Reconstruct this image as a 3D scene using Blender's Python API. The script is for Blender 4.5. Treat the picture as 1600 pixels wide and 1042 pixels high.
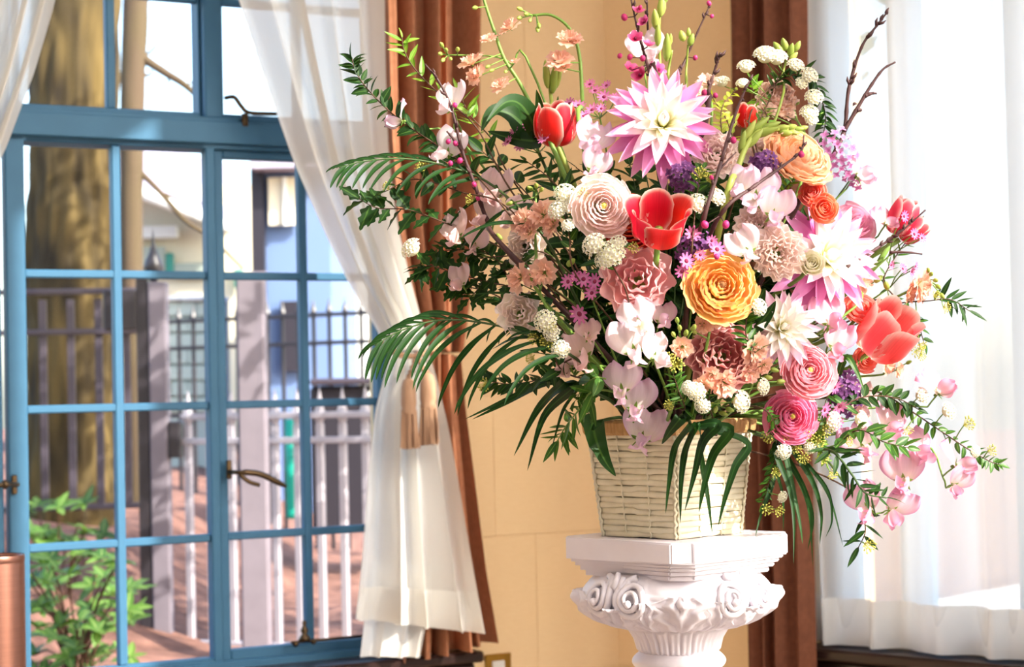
import bpy, bmesh, math, random
import numpy as np
from mathutils import Matrix, Vector, Euler

for _o in list(bpy.data.objects):
    bpy.data.objects.remove(_o, do_unlink=True)
SC = bpy.context.scene
COL = SC.collection
PI = math.pi

# ------------------------------------------------------------------ camera
FPX = 3000.0                              # focal length in pixels of the 1600 x 1042 frame
EYE = np.array([0.0, 0.0, 1.35])
_pt = math.atan(89 / FPX); _ro = 0.022
CF = np.array([0, math.cos(_pt), math.sin(_pt)])
_u0 = np.array([0, -math.sin(_pt), math.cos(_pt)]); _r0 = np.array([1.0, 0, 0])
CR = _r0 * math.cos(_ro) - _u0 * math.sin(_ro)
CU = _u0 * math.cos(_ro) + _r0 * math.sin(_ro)
cam = bpy.data.cameras.new('camera'); camo = bpy.data.objects.new('camera', cam); COL.objects.link(camo)
camo.matrix_world = Matrix(((CR[0], CU[0], -CF[0], EYE[0]), (CR[1], CU[1], -CF[1], EYE[1]), (CR[2], CU[2], -CF[2], EYE[2]), (0, 0, 0, 1)))
cam.sensor_width = 36.0; cam.lens = 36.0 * FPX / 1600
cam.clip_start = 0.05; cam.clip_end = 300
cam.dof.use_dof = True; cam.dof.focus_distance = 2.36; cam.dof.aperture_fstop = 9.0
SC.camera = camo

# ------------------------------------------------------------------ light
wd = bpy.data.worlds.new('world'); SC.world = wd; wd.use_nodes = True
_n = wd.node_tree.nodes; _l = wd.node_tree.links
_sky = _n.new('ShaderNodeTexSky'); _sky.sky_type = 'NISHITA'; _sky.sun_disc = False
SUN_TRAVEL = Vector((-0.74, 0.53, -0.62)).normalized()
_sky.sun_elevation = math.asin(-SUN_TRAVEL.z); _sky.sun_rotation = math.atan2(-SUN_TRAVEL.x, -SUN_TRAVEL.y)
_sky.altitude = 50; _sky.air_density = 1.0; _sky.dust_density = 2.5; _sky.ozone_density = 1.0
_n['Background'].inputs[1].default_value = 0.48
_l.new(_sky.outputs[0], _n['Background'].inputs[0])
sund = bpy.data.lights.new('sun', 'SUN'); sund.energy = 7.0; sund.angle = math.radians(0.5); sund.color = (1.0, 0.93, 0.82)
suno = bpy.data.objects.new('sun', sund); COL.objects.link(suno); suno.location = (6, -3, 6)
suno.rotation_euler = SUN_TRAVEL.to_track_quat('-Z', 'Y').to_euler()
SC.view_settings.view_transform = 'Standard'; SC.view_settings.look = 'None'
SC.view_settings.gamma = 1.0; SC.view_settings.use_curve_mapping = False
SC.view_settings.exposure = 0.58

# ------------------------------------------------------------------ helpers
def P(px, py, d):
    return Vector(EYE + d * (CF + (px - 800) / FPX * CR - (py - 521) / FPX * CU))
def cdir(fx, fy, fz):
    """a direction given as right / up / towards the viewer"""
    return Vector(fx * CR + fy * CU - fz * CF).normalized()
def mesh(name, V, F, mat, uv=None, smooth=True):
    me = bpy.data.meshes.new(name)
    me.from_pydata([tuple(v) for v in V], [], F)
    if uv is not None:
        ul = me.uv_layers.new(name='UVMap')
        idx = np.zeros(len(me.loops), dtype=np.int32); me.loops.foreach_get('vertex_index', idx)
        ul.data.foreach_set('uv', np.asarray(uv, dtype=np.float32)[idx].ravel())
    if smooth:
        me.polygons.foreach_set('use_smooth', [True] * len(me.polygons))
    if mat: me.materials.append(mat)
    me.update()
    return me
def ob(name, me, parent=None, mat4=None):
    o = bpy.data.objects.new(name, me); COL.objects.link(o)
    if parent is not None: o.parent = parent
    if mat4 is not None: o.matrix_basis = mat4
    return o
def tag(o, label=None, cat=None, group=None, kind=None):
    if label: o['label'] = label
    if cat: o['category'] = cat
    if group: o['group'] = group
    if kind: o['kind'] = kind
    return o
def thing(name, label, cat, loc=(0, 0, 0), group=None, mat4=None):
    o = bpy.data.objects.new(name, None); COL.objects.link(o)
    o.empty_display_size = 0.05
    o.matrix_basis = mat4 if mat4 is not None else Matrix.Translation(Vector(loc))
    return tag(o, label, cat, group)
def struct(name, me, mat4=None, label=None):
    o = ob(name, me, None, mat4); o['kind'] = 'structure'
    if label: o['label'] = label
    return o

class MB:
    """collects simple shapes into one mesh"""
    def __init__(s): s.V = []; s.F = []; s.UV = []
    def add(s, V, F, UV=None):
        b = len(s.V); s.V += [tuple(v) for v in V]; s.F += [tuple(i + b for i in f) for f in F]
        s.UV += list(UV) if UV is not None else [(0.5, 0.5)] * len(V)
        return s
    def box(s, a, b, bev=0.0):
        x0, y0, z0 = a; x1, y1, z1 = b
        if bev <= 0:
            V = [(x0, y0, z0), (x1, y0, z0), (x1, y1, z0), (x0, y1, z0), (x0, y0, z1), (x1, y0, z1), (x1, y1, z1), (x0, y1, z1)]
            return s.add(V, [(0, 3, 2, 1), (4, 5, 6, 7), (0, 1, 5, 4), (1, 2, 6, 5), (2, 3, 7, 6), (3, 0, 4, 7)])
        bm = bmesh.new(); bmesh.ops.create_cube(bm, size=1)
        for v in bm.verts:
            v.co = Vector(((x0 + x1) / 2 + v.co.x * (x1 - x0), (y0 + y1) / 2 + v.co.y * (y1 - y0), (z0 + z1) / 2 + v.co.z * (z1 - z0)))
        bmesh.ops.bevel(bm, geom=list(bm.edges), offset=bev, segments=1, affect='EDGES')
        bm.verts.index_update()
        s.add([v.co[:] for v in bm.verts], [tuple(v.index for v in f.verts) for f in bm.faces]); bm.free()
        return s
    def tube(s, pts, rad, n=6, caps=True):
        pts = [Vector(p) for p in pts]; m = len(pts)
        rr = rad if hasattr(rad, '__len__') else [rad] * m
        t = (pts[1] - pts[0]).normalized()
        a = t.orthogonal().normalized()
        V = []; UV = []
        for i, p in enumerate(pts):
            tt = (pts[min(i + 1, m - 1)] - pts[max(i - 1, 0)])
            tt = tt.normalized() if tt.length > 1e-9 else t
            a = (a - tt * a.dot(tt)); a = a.normalized() if a.length > 1e-6 else tt.orthogonal().normalized()
            b = tt.cross(a); t = tt
            for k in range(n):
                w = 2 * PI * k / n
                V.append(p + (a * math.cos(w) + b * math.sin(w)) * rr[i]); UV.append((k / n, i / (m - 1)))
        F = [(i * n + k, i * n + (k + 1) % n, (i + 1) * n + (k + 1) % n, (i + 1) * n + k) for i in range(m - 1) for k in range(n)]
        if caps: F += [tuple(range(n - 1, -1, -1)), tuple((m - 1) * n + k for k in range(n))]
        return s.add(V, F, UV)
    def lathe(s, prof, n=24, M=None):
        V = []; UV = []
        for i, (r, z) in enumerate(prof):
            for k in range(n):
                w = 2 * PI * k / n; v = Vector((r * math.cos(w), r * math.sin(w), z))
                V.append(M @ v if M else v); UV.append((k / n, i / (len(prof) - 1)))
        F = [(i * n + k, i * n + (k + 1) % n, (i + 1) * n + (k + 1) % n, (i + 1) * n + k) for i in range(len(prof) - 1) for k in range(n)]
        return s.add(V, F, UV)
    def blob(s, c, r, d=None, stretch=1.0, nu=8, nv=5):
        c = Vector(c); B = basis(Vector(d) if d is not None else Vector((0, 0, 1)))
        prof = [(max(math.sin(PI * i / nv), 0.02) * r, -math.cos(PI * i / nv) * r * stretch) for i in range(nv + 1)]
        return s.lathe(prof, nu, Matrix.Translation(c) @ B.to_4x4())
    def merge(s, me, M):
        s.add([M @ v.co for v in me.vertices], [tuple(p.vertices) for p in me.polygons],
              uv_of(me))
        return s
    def me(s, name, mat, smooth=True): return mesh(name, s.V, s.F, mat, s.UV, smooth)
def uv_of(me):
    out = [(0.5, 0.5)] * len(me.vertices)
    if me.uv_layers:
        d = me.uv_layers[0].data
        for lp in me.loops: out[lp.vertex_index] = tuple(d[lp.index].uv)
    return out
def basis(z, roll=0.0):
    z = Vector(z).normalized(); ref = Vector((0, 0, 1)) if abs(z.z) < 0.98 else Vector((0, 1, 0))
    x = ref.cross(z).normalized(); y = z.cross(x)
    M = Matrix((x, y, z)).transposed()
    return M @ Matrix.Rotation(roll, 3, 'Z')
def ybasis(y, nrm):
    """local +Y along y, local +Z as near nrm as it can be"""
    y = Vector(y).normalized(); n = Vector(nrm); n = n - y * n.dot(y)
    n = n.normalized() if n.length > 1e-5 else y.orthogonal().normalized()
    x = y.cross(n)
    return Matrix((x, y, n)).transposed()
def M4(R, loc=(0, 0, 0), s=1.0):
    m = R.to_4x4() @ (Matrix.Diagonal((s, s, s, 1)) if not hasattr(s, '__len__') else Matrix.Diagonal((*s, 1)))
    m.translation = Vector(loc); return m
def smooth_path(pts, n=5):
    pts = [Vector(p) for p in pts]
    if len(pts) < 3:
        return [pts[0].lerp(pts[-1], i / n) for i in range(n + 1)]
    q = [pts[0] * 2 - pts[1]] + pts + [pts[-1] * 2 - pts[-2]]
    out = []
    for i in range(1, len(q) - 2):
        for k in range(n):
            t = k / n; a, b, c, d = q[i - 1], q[i], q[i + 1], q[i + 2]
            out.append(0.5 * ((2 * b) + (c - a) * t + (2 * a - 5 * b + 4 * c - d) * t * t + (3 * b - a - 3 * c + d) * t ** 3))
    return out + [pts[-1]]

# ------------------------------------------------------------------ materials
def nt(name):
    m = bpy.data.materials.new(name); m.use_nodes = True
    n = m.node_tree.nodes; n.clear(); out = n.new('ShaderNodeOutputMaterial')
    return m, n, m.node_tree.links, out
def rgb(r, g, b):
    """an 8 bit sRGB colour as linear RGBA"""
    f = lambda c: (c / 255 / 12.92) if c / 255 <= 0.04045 else ((c / 255 + 0.055) / 1.055) ** 2.4
    return (f(r), f(g), f(b), 1)
def ramp(n, stops):
    r = n.new('ShaderNodeValToRGB'); e = r.color_ramp.elements
    e[0].position, e[0].color = stops[0]; e[1].position, e[1].color = stops[-1]
    for p, c in stops[1:-1]:
        k = e.new(p); k.color = c
    return r
def mix(n, l, fac, a, b, mode='MIX'):
    m = n.new('ShaderNodeMix'); m.data_type = 'RGBA'; m.blend_type = mode
    for sock, v in ((m.inputs[0], fac), (m.inputs[6], a), (m.inputs[7], b)):
        if hasattr(v, 'links'): l.new(v, sock)
        else: sock.default_value = v
    return m.outputs[2]
def math_(n, l, op, a, b=0.0):
    m = n.new('ShaderNodeMath'); m.operation = op
    for sock, v in ((m.inputs[0], a), (m.inputs[1], b)):
        if hasattr(v, 'links'): l.new(v, sock)
        else: sock.default_value = v
    return m.outputs[0]
def plain(name, col, rough=0.6, metal=0.0, spec=0.4, noise=0.0, scale=30, bump=0.0, col2=None, stretch=(1, 1, 1), coords='Object', bdist=0.002, detail=5):
    m, n, l, out = nt(name)
    b = n.new('ShaderNodeBsdfPrincipled'); l.new(b.outputs[0], out.inputs[0])
    b.inputs['Roughness'].default_value = rough; b.inputs['Metallic'].default_value = metal
    b.inputs['Specular IOR Level'].default_value = spec
    b.inputs['Base Color'].default_value = col
    if noise or bump:
        tc = n.new('ShaderNodeTexCoord'); mp = n.new('ShaderNodeMapping'); mp.inputs['Scale'].default_value = stretch
        l.new(tc.outputs[coords], mp.inputs[0])
        nz = n.new('ShaderNodeTexNoise'); nz.inputs['Scale'].default_value = scale; nz.inputs['Detail'].default_value = detail
        l.new(mp.outputs[0], nz.inputs[0])
        if noise:
            c2 = col2 or tuple(c * 0.5 for c in col[:3]) + (1,)
            r = ramp(n, [(0.3, c2), (0.7, col)]); l.new(nz.outputs[0], r.inputs[0])
            l.new(mix(n, l, noise, col, r.outputs[0]), b.inputs['Base Color'])
        if bump:
            bp = n.new('ShaderNodeBump'); bp.inputs['Strength'].default_value = bump; bp.inputs['Distance'].default_value = bdist
            l.new(nz.outputs[0], bp.inputs['Height']); l.new(bp.outputs[0], b.inputs['Normal'])
    return m
def petal_mat(name, stops, edge=None, edge_pow=4.0, trans=0.42, rough=0.6, streak=0.0, spec=0.15):
    """colour runs from the base of the petal (v = 0) to its tip (v = 1); the petal's own edge colour can differ"""
    m, n, l, out = nt(name)
    uv = n.new('ShaderNodeUVMap'); sp = n.new('ShaderNodeSeparateXYZ'); l.new(uv.outputs[0], sp.inputs[0])
    r = ramp(n, stops); l.new(sp.outputs[1], r.inputs[0]); c = r.outputs[0]
    if edge:
        a = math_(n, l, 'MULTIPLY', math_(n, l, 'ABSOLUTE', math_(n, l, 'SUBTRACT', sp.outputs[0], 0.5)), 2.0)
        k = math_(n, l, 'MAXIMUM', math_(n, l, 'POWER', a, edge_pow), math_(n, l, 'POWER', sp.outputs[1], edge_pow * 2.2))
        c = mix(n, l, k, c, edge)
    if streak:
        mp = n.new('ShaderNodeMapping'); mp.inputs['Scale'].default_value = (26, 1.5, 1); l.new(uv.outputs[0], mp.inputs[0])
        nz = n.new('ShaderNodeTexNoise'); nz.inputs['Scale'].default_value = 1.0; l.new(mp.outputs[0], nz.inputs[0])
        rr = ramp(n, [(0.3, (1 - streak,) * 3 + (1,)), (0.65, (1, 1, 1, 1))]); l.new(nz.outputs[0], rr.inputs[0])
        c = mix(n, l, 1.0, c, rr.outputs[0], 'MULTIPLY')
    oi = n.new('ShaderNodeObjectInfo'); hs = n.new('ShaderNodeHueSaturation')
    l.new(c, hs.inputs['Color'])
    l.new(math_(n, l, 'ADD', math_(n, l, 'MULTIPLY', oi.outputs['Random'], 0.16), 0.90), hs.inputs['Value'])
    l.new(math_(n, l, 'ADD', math_(n, l, 'MULTIPLY', oi.outputs['Random'], 0.016), 0.492), hs.inputs['Hue'])
    c = hs.outputs[0]
    b = n.new('ShaderNodeBsdfPrincipled'); b.inputs['Roughness'].default_value = rough; b.inputs['Specular IOR Level'].default_value = spec
    t = n.new('ShaderNodeBsdfTranslucent'); ms = n.new('ShaderNodeMixShader'); ms.inputs[0].default_value = trans
    l.new(c, b.inputs['Base Color']); l.new(c, t.inputs[0])
    l.new(b.outputs[0], ms.inputs[1]); l.new(t.outputs[0], ms.inputs[2]); l.new(ms.outputs[0], out.inputs[0])
    return m
def leaf_mat(name, col, col2, rib=None, trans=0.3, rough=0.42, spec=0.4):
    m, n, l, out = nt(name)
    uv = n.new('ShaderNodeUVMap'); sp = n.new('ShaderNodeSeparateXYZ'); l.new(uv.outputs[0], sp.inputs[0])
    oi = n.new('ShaderNodeObjectInfo')
    c = mix(n, l, oi.outputs['Random'], col, col2)
    if rib:
        a = math_(n, l, 'MULTIPLY', math_(n, l, 'ABSOLUTE', math_(n, l, 'SUBTRACT', sp.outputs[0], 0.5)), 2.0)
        k = math_(n, l, 'LESS_THAN', a, 0.12)
        c = mix(n, l, math_(n, l, 'MULTIPLY', k, 0.6), c, rib)
    b = n.new('ShaderNodeBsdfPrincipled'); b.inputs['Roughness'].default_value = rough; b.inputs['Specular IOR Level'].default_value = spec
    t = n.new('ShaderNodeBsdfTranslucent'); ms = n.new('ShaderNodeMixShader'); ms.inputs[0].default_value = trans
    l.new(c, b.inputs['Base Color']); l.new(mix(n, l, 1.0, c, (1.5, 1.5, 0.7, 1), 'MULTIPLY'), t.inputs[0])
    l.new(b.outputs[0], ms.inputs[1]); l.new(t.outputs[0], ms.inputs[2]); l.new(ms.outputs[0], out.inputs[0])
    return m
def cloth_mat(name, col, clear=0.2, trans=0.45, weave=900.0, rough=0.8):
    """woven sheer: part open weave, part thread that lets light through"""
    m, n, l, out = nt(name)
    tc = n.new('ShaderNodeUVMap')
    w1 = n.new('ShaderNodeTexWave'); w1.bands_direction = 'X'; w1.inputs['Scale'].default_value = weave * 0.05
    w2 = n.new('ShaderNodeTexWave'); w2.bands_direction = 'Y'; w2.inputs['Scale'].default_value = weave * 0.05
    l.new(tc.outputs[0], w1.inputs[0]); l.new(tc.outputs[0], w2.inputs[0])
    k = math_(n, l, 'MULTIPLY', w1.outputs['Fac'], w2.outputs['Fac'])
    d = n.new('ShaderNodeBsdfDiffuse'); d.inputs[0].default_value = col
    t = n.new('ShaderNodeBsdfTranslucent'); t.inputs[0].default_value = col
    ms = n.new('ShaderNodeMixShader'); ms.inputs[0].default_value = trans
    l.new(d.outputs[0], ms.inputs[1]); l.new(t.outputs[0], ms.inputs[2])
    tr = n.new('ShaderNodeBsdfTransparent'); m2 = n.new('ShaderNodeMixShader')
    l.new(math_(n, l, 'ADD', math_(n, l, 'MULTIPLY', k, clear * 0.8), clear * 0.8), m2.inputs[0])
    l.new(ms.outputs[0], m2.inputs[1]); l.new(tr.outputs[0], m2.inputs[2]); l.new(m2.outputs[0], out.inputs[0])
    return m
def glass_mat(name):
    m, n, l, out = nt(name)
    tr = n.new('ShaderNodeBsdfTransparent'); tr.inputs[0].default_value = (0.96, 0.98, 0.98, 1)
    g = n.new('ShaderNodeBsdfGlossy'); g.inputs['Roughness'].default_value = 0.02
    fr = n.new('ShaderNodeFresnel'); fr.inputs[0].default_value = 1.45
    ms = n.new('ShaderNodeMixShader'); l.new(math_(n, l, 'MULTIPLY', fr.outputs[0], 0.06), ms.inputs[0])
    l.new(tr.outputs[0], ms.inputs[1]); l.new(g.outputs[0], ms.inputs[2]); l.new(ms.outputs[0], out.inputs[0])
    return m

M_wall = plain('wallcovering', rgb(244, 214, 166), 0.75, spec=0.2, noise=0.25, scale=40, col2=rgb(232, 196, 144), stretch=(1, 1, 4), bump=0.15)
M_ceil = plain('ceiling_paint', rgb(242, 238, 232), 0.9)
M_hall = plain('hall_paint', rgb(232, 228, 226), 0.85)
M_floor = plain('hall_carpet', rgb(150, 132, 122), 0.9, noise=0.4, scale=40)
M_blue = plain('blue_window_paint', rgb(62, 108, 140), 0.48, spec=0.22, noise=0.3, scale=18, col2=rgb(52, 95, 126), bump=0.08)
M_glass = glass_mat('window_glass')
M_wood = plain('dark_sill_wood', rgb(46, 27, 24), 0.3, spec=0.4, noise=0.6, scale=8, stretch=(1, 10, 10), col2=rgb(26, 15, 14))
M_bronze = plain('dark_bronze', rgb(86, 70, 52), 0.35, metal=0.9)
M_brass = plain('brass', rgb(190, 150, 70), 0.3, metal=1.0)
M_sheer = cloth_mat('sheer_white', (0.86, 0.84, 0.80, 1), clear=0.10, trans=0.40)
M_sheer2 = cloth_mat('sheer_thin', (0.95, 0.92, 0.875, 1), clear=0.24, trans=0.68)
M_hem = cloth_mat('sheer_doubled', (0.88, 0.86, 0.82, 1), clear=0.03, trans=0.35)
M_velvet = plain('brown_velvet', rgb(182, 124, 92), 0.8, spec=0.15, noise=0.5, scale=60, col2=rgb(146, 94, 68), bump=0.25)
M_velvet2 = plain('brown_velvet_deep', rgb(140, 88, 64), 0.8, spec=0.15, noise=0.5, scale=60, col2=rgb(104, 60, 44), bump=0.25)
M_rope = plain('taupe_cord', rgb(190, 152, 122), 0.7, noise=0.6, scale=90, col2=rgb(132, 96, 72), stretch=(1, 1, .15))
M_plaster = plain('white_plaster', rgb(230, 225, 232), 0.42, spec=0.35, noise=0.35, scale=14, col2=rgb(206, 196, 206), bump=0.2)
M_chip = plain('worn_plaster_edge', rgb(150, 128, 96), 0.8)
M_wicker = plain('white_wicker', rgb(236, 228, 202), 0.5, spec=0.3, noise=0.4, scale=60, col2=rgb(206, 194, 162), bump=0.3)
M_raffia = plain('raffia', rgb(206, 164, 110), 0.8, noise=0.8, scale=160, col2=rgb(150, 108, 64), stretch=(1, 1, .1), bump=0.5)
M_foam = plain('dark_moss', rgb(28, 34, 18), 0.95, noise=0.5, scale=60)
M_copper = plain('brushed_copper', rgb(134, 94, 82), 0.36, metal=0.9, noise=0.35, scale=12, stretch=(1, 1, 60), col2=rgb(96, 62, 54))
M_copper_in = plain('cylinder_inside', rgb(30, 20, 18), 0.6)

# ------------------------------------------------------------------ room: two walls that meet in an obtuse corner
KX, KY = 0.269, 5.2
def wall_frame(a, left):
    a = math.radians(a)
    X = Vector((math.sin(a), math.cos(a), 0)) if left else Vector((math.sin(a), -math.cos(a), 0))
    Y = Vector((0, 0, 1)).cross(X)                      # points out of the room
    m = Matrix((X, Y, Vector((0, 0, 1)))).transposed().to_4x4(); m.translation = Vector((KX, KY, 0)); return m
ML = wall_frame(61, True); MR = wall_frame(47, False)
def on_wall(W, px, py, n=0.0):
    """where the sight line through a pixel meets the plane n in front of a wall: (u, z)"""
    inv = W.inverted(); a = inv @ Vector(EYE); b = inv @ P(px, py, 1.0); d = b - a
    t = (-n - a.y) / d.y; q = a + d * t
    return q.x, q.z
CEIL = 5.1; TH = 0.22
def wall_with_holes(name, W, u0, u1, holes, mat=None):
    """solid wall from u0 to u1; holes are (ua, ub, za, zb)"""
    b = MB(); x = u0
    for ua, ub, za, zb in sorted(holes):
        b.box((x, 0, 0), (ua, TH, CEIL)); b.box((ua, 0, 0), (ub, TH, za)); b.box((ua, 0, zb), (ub, TH, CEIL)); x = ub
    b.box((x, 0, 0), (u1, TH, CEIL))
    return struct(name, b.me(name, mat or M_wall, False), W)
LW = (-2.72, -0.62, 0.69, 2.62); RW = (0.67, 2.25, 0.72, 2.95)
wl = wall_with_holes('wall_left', ML, -6.0, 0.10, [LW])
wr = wall_with_holes('wall_right', MR, 0.0, 2.64, [RW])
ME = Matrix(((0, 1, 0, 2.2), (-1, 0, 0, 3.395), (0, 0, 1, 0), (0, 0, 0, 1)))     # the next bay wall, out of frame on the right
EW1 = (0.20, 0.68, 0.72, 4.75); EW2 = (0.95, 5.0, 0.72, 4.75)
we = wall_with_holes('wall_east', ME, -0.1, 5.9, [EW1, EW2], M_hall); we['label'] = 'cream bay wall whose long windows let the sun in'
wl['label'] = 'cream block-papered wall with the blue window'; wr['label'] = 'cream wall holding the tall sheer-covered window'
def slab_poly(name, pts, z0, z1, mat):
    n = len(pts); V = [(x, y, z0) for x, y in pts] + [(x, y, z1) for x, y in pts]
    F = [tuple(range(n - 1, -1, -1)), tuple(range(n, 2 * n))] + [(i, (i + 1) % n, n + (i + 1) % n, n + i) for i in range(n)]
    return struct(name, mesh(name, V, F, mat, None, False))
def wp(W, u, n):
    v = W @ Vector((u, -n, 0)); return (v.x, v.y)
plan = [wp(ML, -6.0, -.1), wp(ML, .15, -.1), wp(MR, 2.6, -.1), (2.35, 3.3), (2.35, -2.5), (wp(ML, -6.0, 0)[0], -2.5)]
fl = slab_poly('floor', plan, -0.1, 0.0, M_floor)
cl = slab_poly('ceiling', [wp(ML, -6.0, -.1), wp(ML, .15, -.1), wp(MR, 2.6, -.1), (2.35, 3.3), (2.35, -2.5), (wp(ML, -6.0, 0)[0], -2.5)], CEIL, CEIL + 0.1, M_ceil)

up = slab_poly('wall_upper', [wp(ML, -6.0, -TH), wp(ML, .15, -TH), wp(MR, 2.6, -TH), (2.42, 3.3), (2.42, -2.72), (wp(ML, -6.0, 0)[0] - .25, -2.72)], CEIL + .1, 7.4, M_ceil)  # solid block added over the hall to cast shade on the garden
up['label'] = 'upper storey of the house above the hall, out of frame'
# the rest of the hall behind the viewer
a_ = wp(ML, -6.0, 0)
wn = struct('wall_back', MB().box((-5.4, -2.72, 0), (2.45, -2.5, CEIL)).me('wall_back', M_hall, False)); wn['label'] = 'cream wall at the far end of the hall, behind the viewer'
ww_ = struct('wall_west', MB().box((a_[0] - .25, -2.5, 0), (a_[0], a_[1] + .05, CEIL)).me('wall_west', M_hall, False)); ww_['label'] = 'cream side wall of the hall, out of frame on the left'

# stone-block wallcovering: every block is a piece of the wall with a fine recessed joint
rnd = random.Random(5)
def wall_block(parent, u0, u1, z0, z1):
    g = 0.0005
    ob('wall_block', MB().box((u0 + g, -0.003, z0 + g), (u1 - g, 0.0, z1 - g), 0.0008).me('wall_block', M_wall, False), parent)
for ci in range(8):
    z0 = 0.605 + 0.366 * (ci - 1); z1 = z0 + 0.366
    js = [-0.60, -0.372, 0.0] if ci % 2 == 0 else [-0.60, -0.252, 0.0]
    for a, b_ in zip(js[:-1], js[1:]): wall_block(wl, a, b_, max(z0, 0.0), min(z1, CEIL))
    wall_block(wr, 0.0, 0.232, max(z0, 0.0), min(z1, CEIL))
pil = struct('trim_3', MB().box((0.236, -0.05, 0), (0.655, 0.0, CEIL), 0.003).me('pilaster', M_wall, False), MR, 'flat cream pier between the corner and the sheer window')

# sills
def sill(name, W, u0, u1, z, label):
    b = MB().box((u0, -0.115, z - 0.028), (u1, 0.02, z), 0.006)
    b.box((u0 + 0.01, -0.085, z - 0.07), (u1 - 0.01, 0.0, z - 0.03), 0.008)
    return struct(name, b.me(name, M_wood, False), W, label)
sill('trim_1', ML, -2.75, -0.47, 0.694, 'dark wooden sill under the blue window')
sill('trim_2', MR, 0.60, 2.6, 0.715, 'dark wooden sill under the sheer curtain')

# ------------------------------------------------------------------ blue casement window (numbers are metres along the wall)
win = thing('window_1', 'blue painted casement window with small panes', None, mat4=ML); win['kind'] = 'structure'
def bxs(parent, name, mat, lst, bev=0.003):
    b = MB()
    for (u0, u1, z0, z1, n0, n1) in lst: b.box((u0, -n1, z0), (u1, -n0, z1), bev)
    return ob(name, b.me(name, mat, False), parent)
bxs(win, 'outer_frame', M_blue, [(-2.72, -2.66, .69, 2.62, -.10, .004), (-.66, -.60, .69, 2.62, -.10, .004), (-2.66, -.66, 2.56, 2.62, -.10, .004),
                                 (-2.66, -.66, .69, .712, -.10, .004)])
bxs(win, 'transom_bar', M_blue, [(-2.66, -.66, 1.966, 2.020, -.10, .010), (-2.66, -.66, 2.020, 2.032, -.10, -.004), (-2.66, -.66, 1.954, 1.966, -.10, -.004)], .002)
bxs(win, 'mullion', M_blue, [(-1.143, -1.098, 2.03, 2.56, -.10, -.004)])
bxs(win, 'mullion', M_blue, [(-2.20, -2.15, 2.03, 2.56, -.10, -.004)])
def casement(u0, u1, g0, g1, zb, zt, cols, rows, n, parent=win, nm='casement', deep=0.036, mw=0.021):
    """u0..u1 outside edges, g0..g1 glass edges, muntin centres cols / rows"""
    f = bxs(parent, nm, M_blue, [(u0, g0, zb - .03, zt + .02, n - deep, n), (g1, u1, zb - .03, zt + .02, n - deep, n),
                                 (g0, g1, zb - .03, zb, n - deep, n), (g0, g1, zt, zt + .02, n - deep, n)])
    for c in cols: bxs(f, 'muntin', M_blue, [(c - mw / 2, c + mw / 2, zb, zt, n - deep + .004, n - .006)], .003)
    for r in rows: bxs(f, 'muntin', M_blue, [(g0, g1, r - mw * .45, r + mw * .45, n - deep + .004, n - .008)], .003)
    us = [g0] + list(cols) + [g1]; zs = [zb] + list(rows) + [zt]
    for a, b_ in zip(us[:-1], us[1:]):
        for c, d in zip(zs[:-1], zs[1:]):
            ob('pane', mesh('pane', [(a, -n + deep * .6, c), (b_, -n + deep * .6, c), (b_, -n + deep * .6, d), (a, -n + deep * .6, d)], [(0, 1, 2, 3)], M_glass, None, False), f)
    return f
ROWS = [1.0095, 1.330, 1.646]
casement(-2.12, -1.643, -2.07, -1.688, .722, 1.953, [-1.88], ROWS, -.012)
c1 = casement(-1.632, -1.121, -1.587, -1.145, .722, 1.953, [-1.367], ROWS, -.004)
c2 = casement(-1.119, -.665, -1.096, -.690, .735, 1.934, [-.885], ROWS, -.018)
casement(-1.60, -1.145, -1.588, -1.150, 2.045, 2.55, [-1.367], [2.325], -.03, nm='transom_sash')
casement(-1.098, -.665, -1.086, -.680, 2.045, 2.55, [-.885], [2.325], -.03, nm='transom_sash')
casement(-2.14, -1.61, -2.12, -1.63, 2.045, 2.55, [-1.88], [2.325], -.03, nm='transom_sash')
# ironmongery
def L2(px, py, n): 
    u, z = on_wall(ML, px, py, n); return Vector((u, -n, z))
h = MB(); q = L2(357, 733, 0.0); h.box((q.x - .006, -.008, q.z - .024), (q.x + .006, .002, q.z + .022), .002)
hp = ob('window_handle', h.me('window_handle', M_bronze, False), c2)
pts = smooth_path([L2(359, 737, .01), L2(372, 738, .045), L2(388, 738, .05), L2(410, 742, .05), L2(447, 760, .05)], 6)
ob('lever', MB().tube(pts, [.0055] * 10 + [.0075] * (len(pts) - 12) + [.006, .004], 8).me('lever', M_bronze), hp)
pts = smooth_path([L2(374, 740, .045), L2(388, 752, .05), L2(405, 758, .05)], 5)
ob('latch_bar', MB().tube(pts, .0055, 6).me('latch_bar', M_bronze), hp)
h = MB(); q = L2(22, 757, 0.0); h.box((q.x - .006, -.008, q.z - .022), (q.x + .006, .002, q.z + .022), .002)
hp = ob('window_handle', h.me('window_handle', M_bronze, False), c1)
h = MB(); h.tube(smooth_path([L2(28, 757, .012), L2(8, 757, .04), L2(-12, 760, .05)], 5), .006, 8); h.blob(L2(8, 757, .04), .011, None, 1.0, 10, 6)
ob('knob', h.me('knob', M_bronze), hp)
pts = smooth_path([L2(352, 153, .006), L2(366, 152, .03), L2(377, 166, .035), L2(390, 176, .035), L2(432, 178, .02)], 6)
b = MB().tube(pts, .0055, 8); q = L2(383, 190, .008); b.box((q.x - .008, -.012, q.z - .012), (q.x + .008, .0, q.z + .02), .002)
ob('stay_bar', b.me('stay_bar', M_bronze), win)
b = MB().tube([L2(455, 1004, .02), L2(575, 993, .02)], .004, 6)
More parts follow.
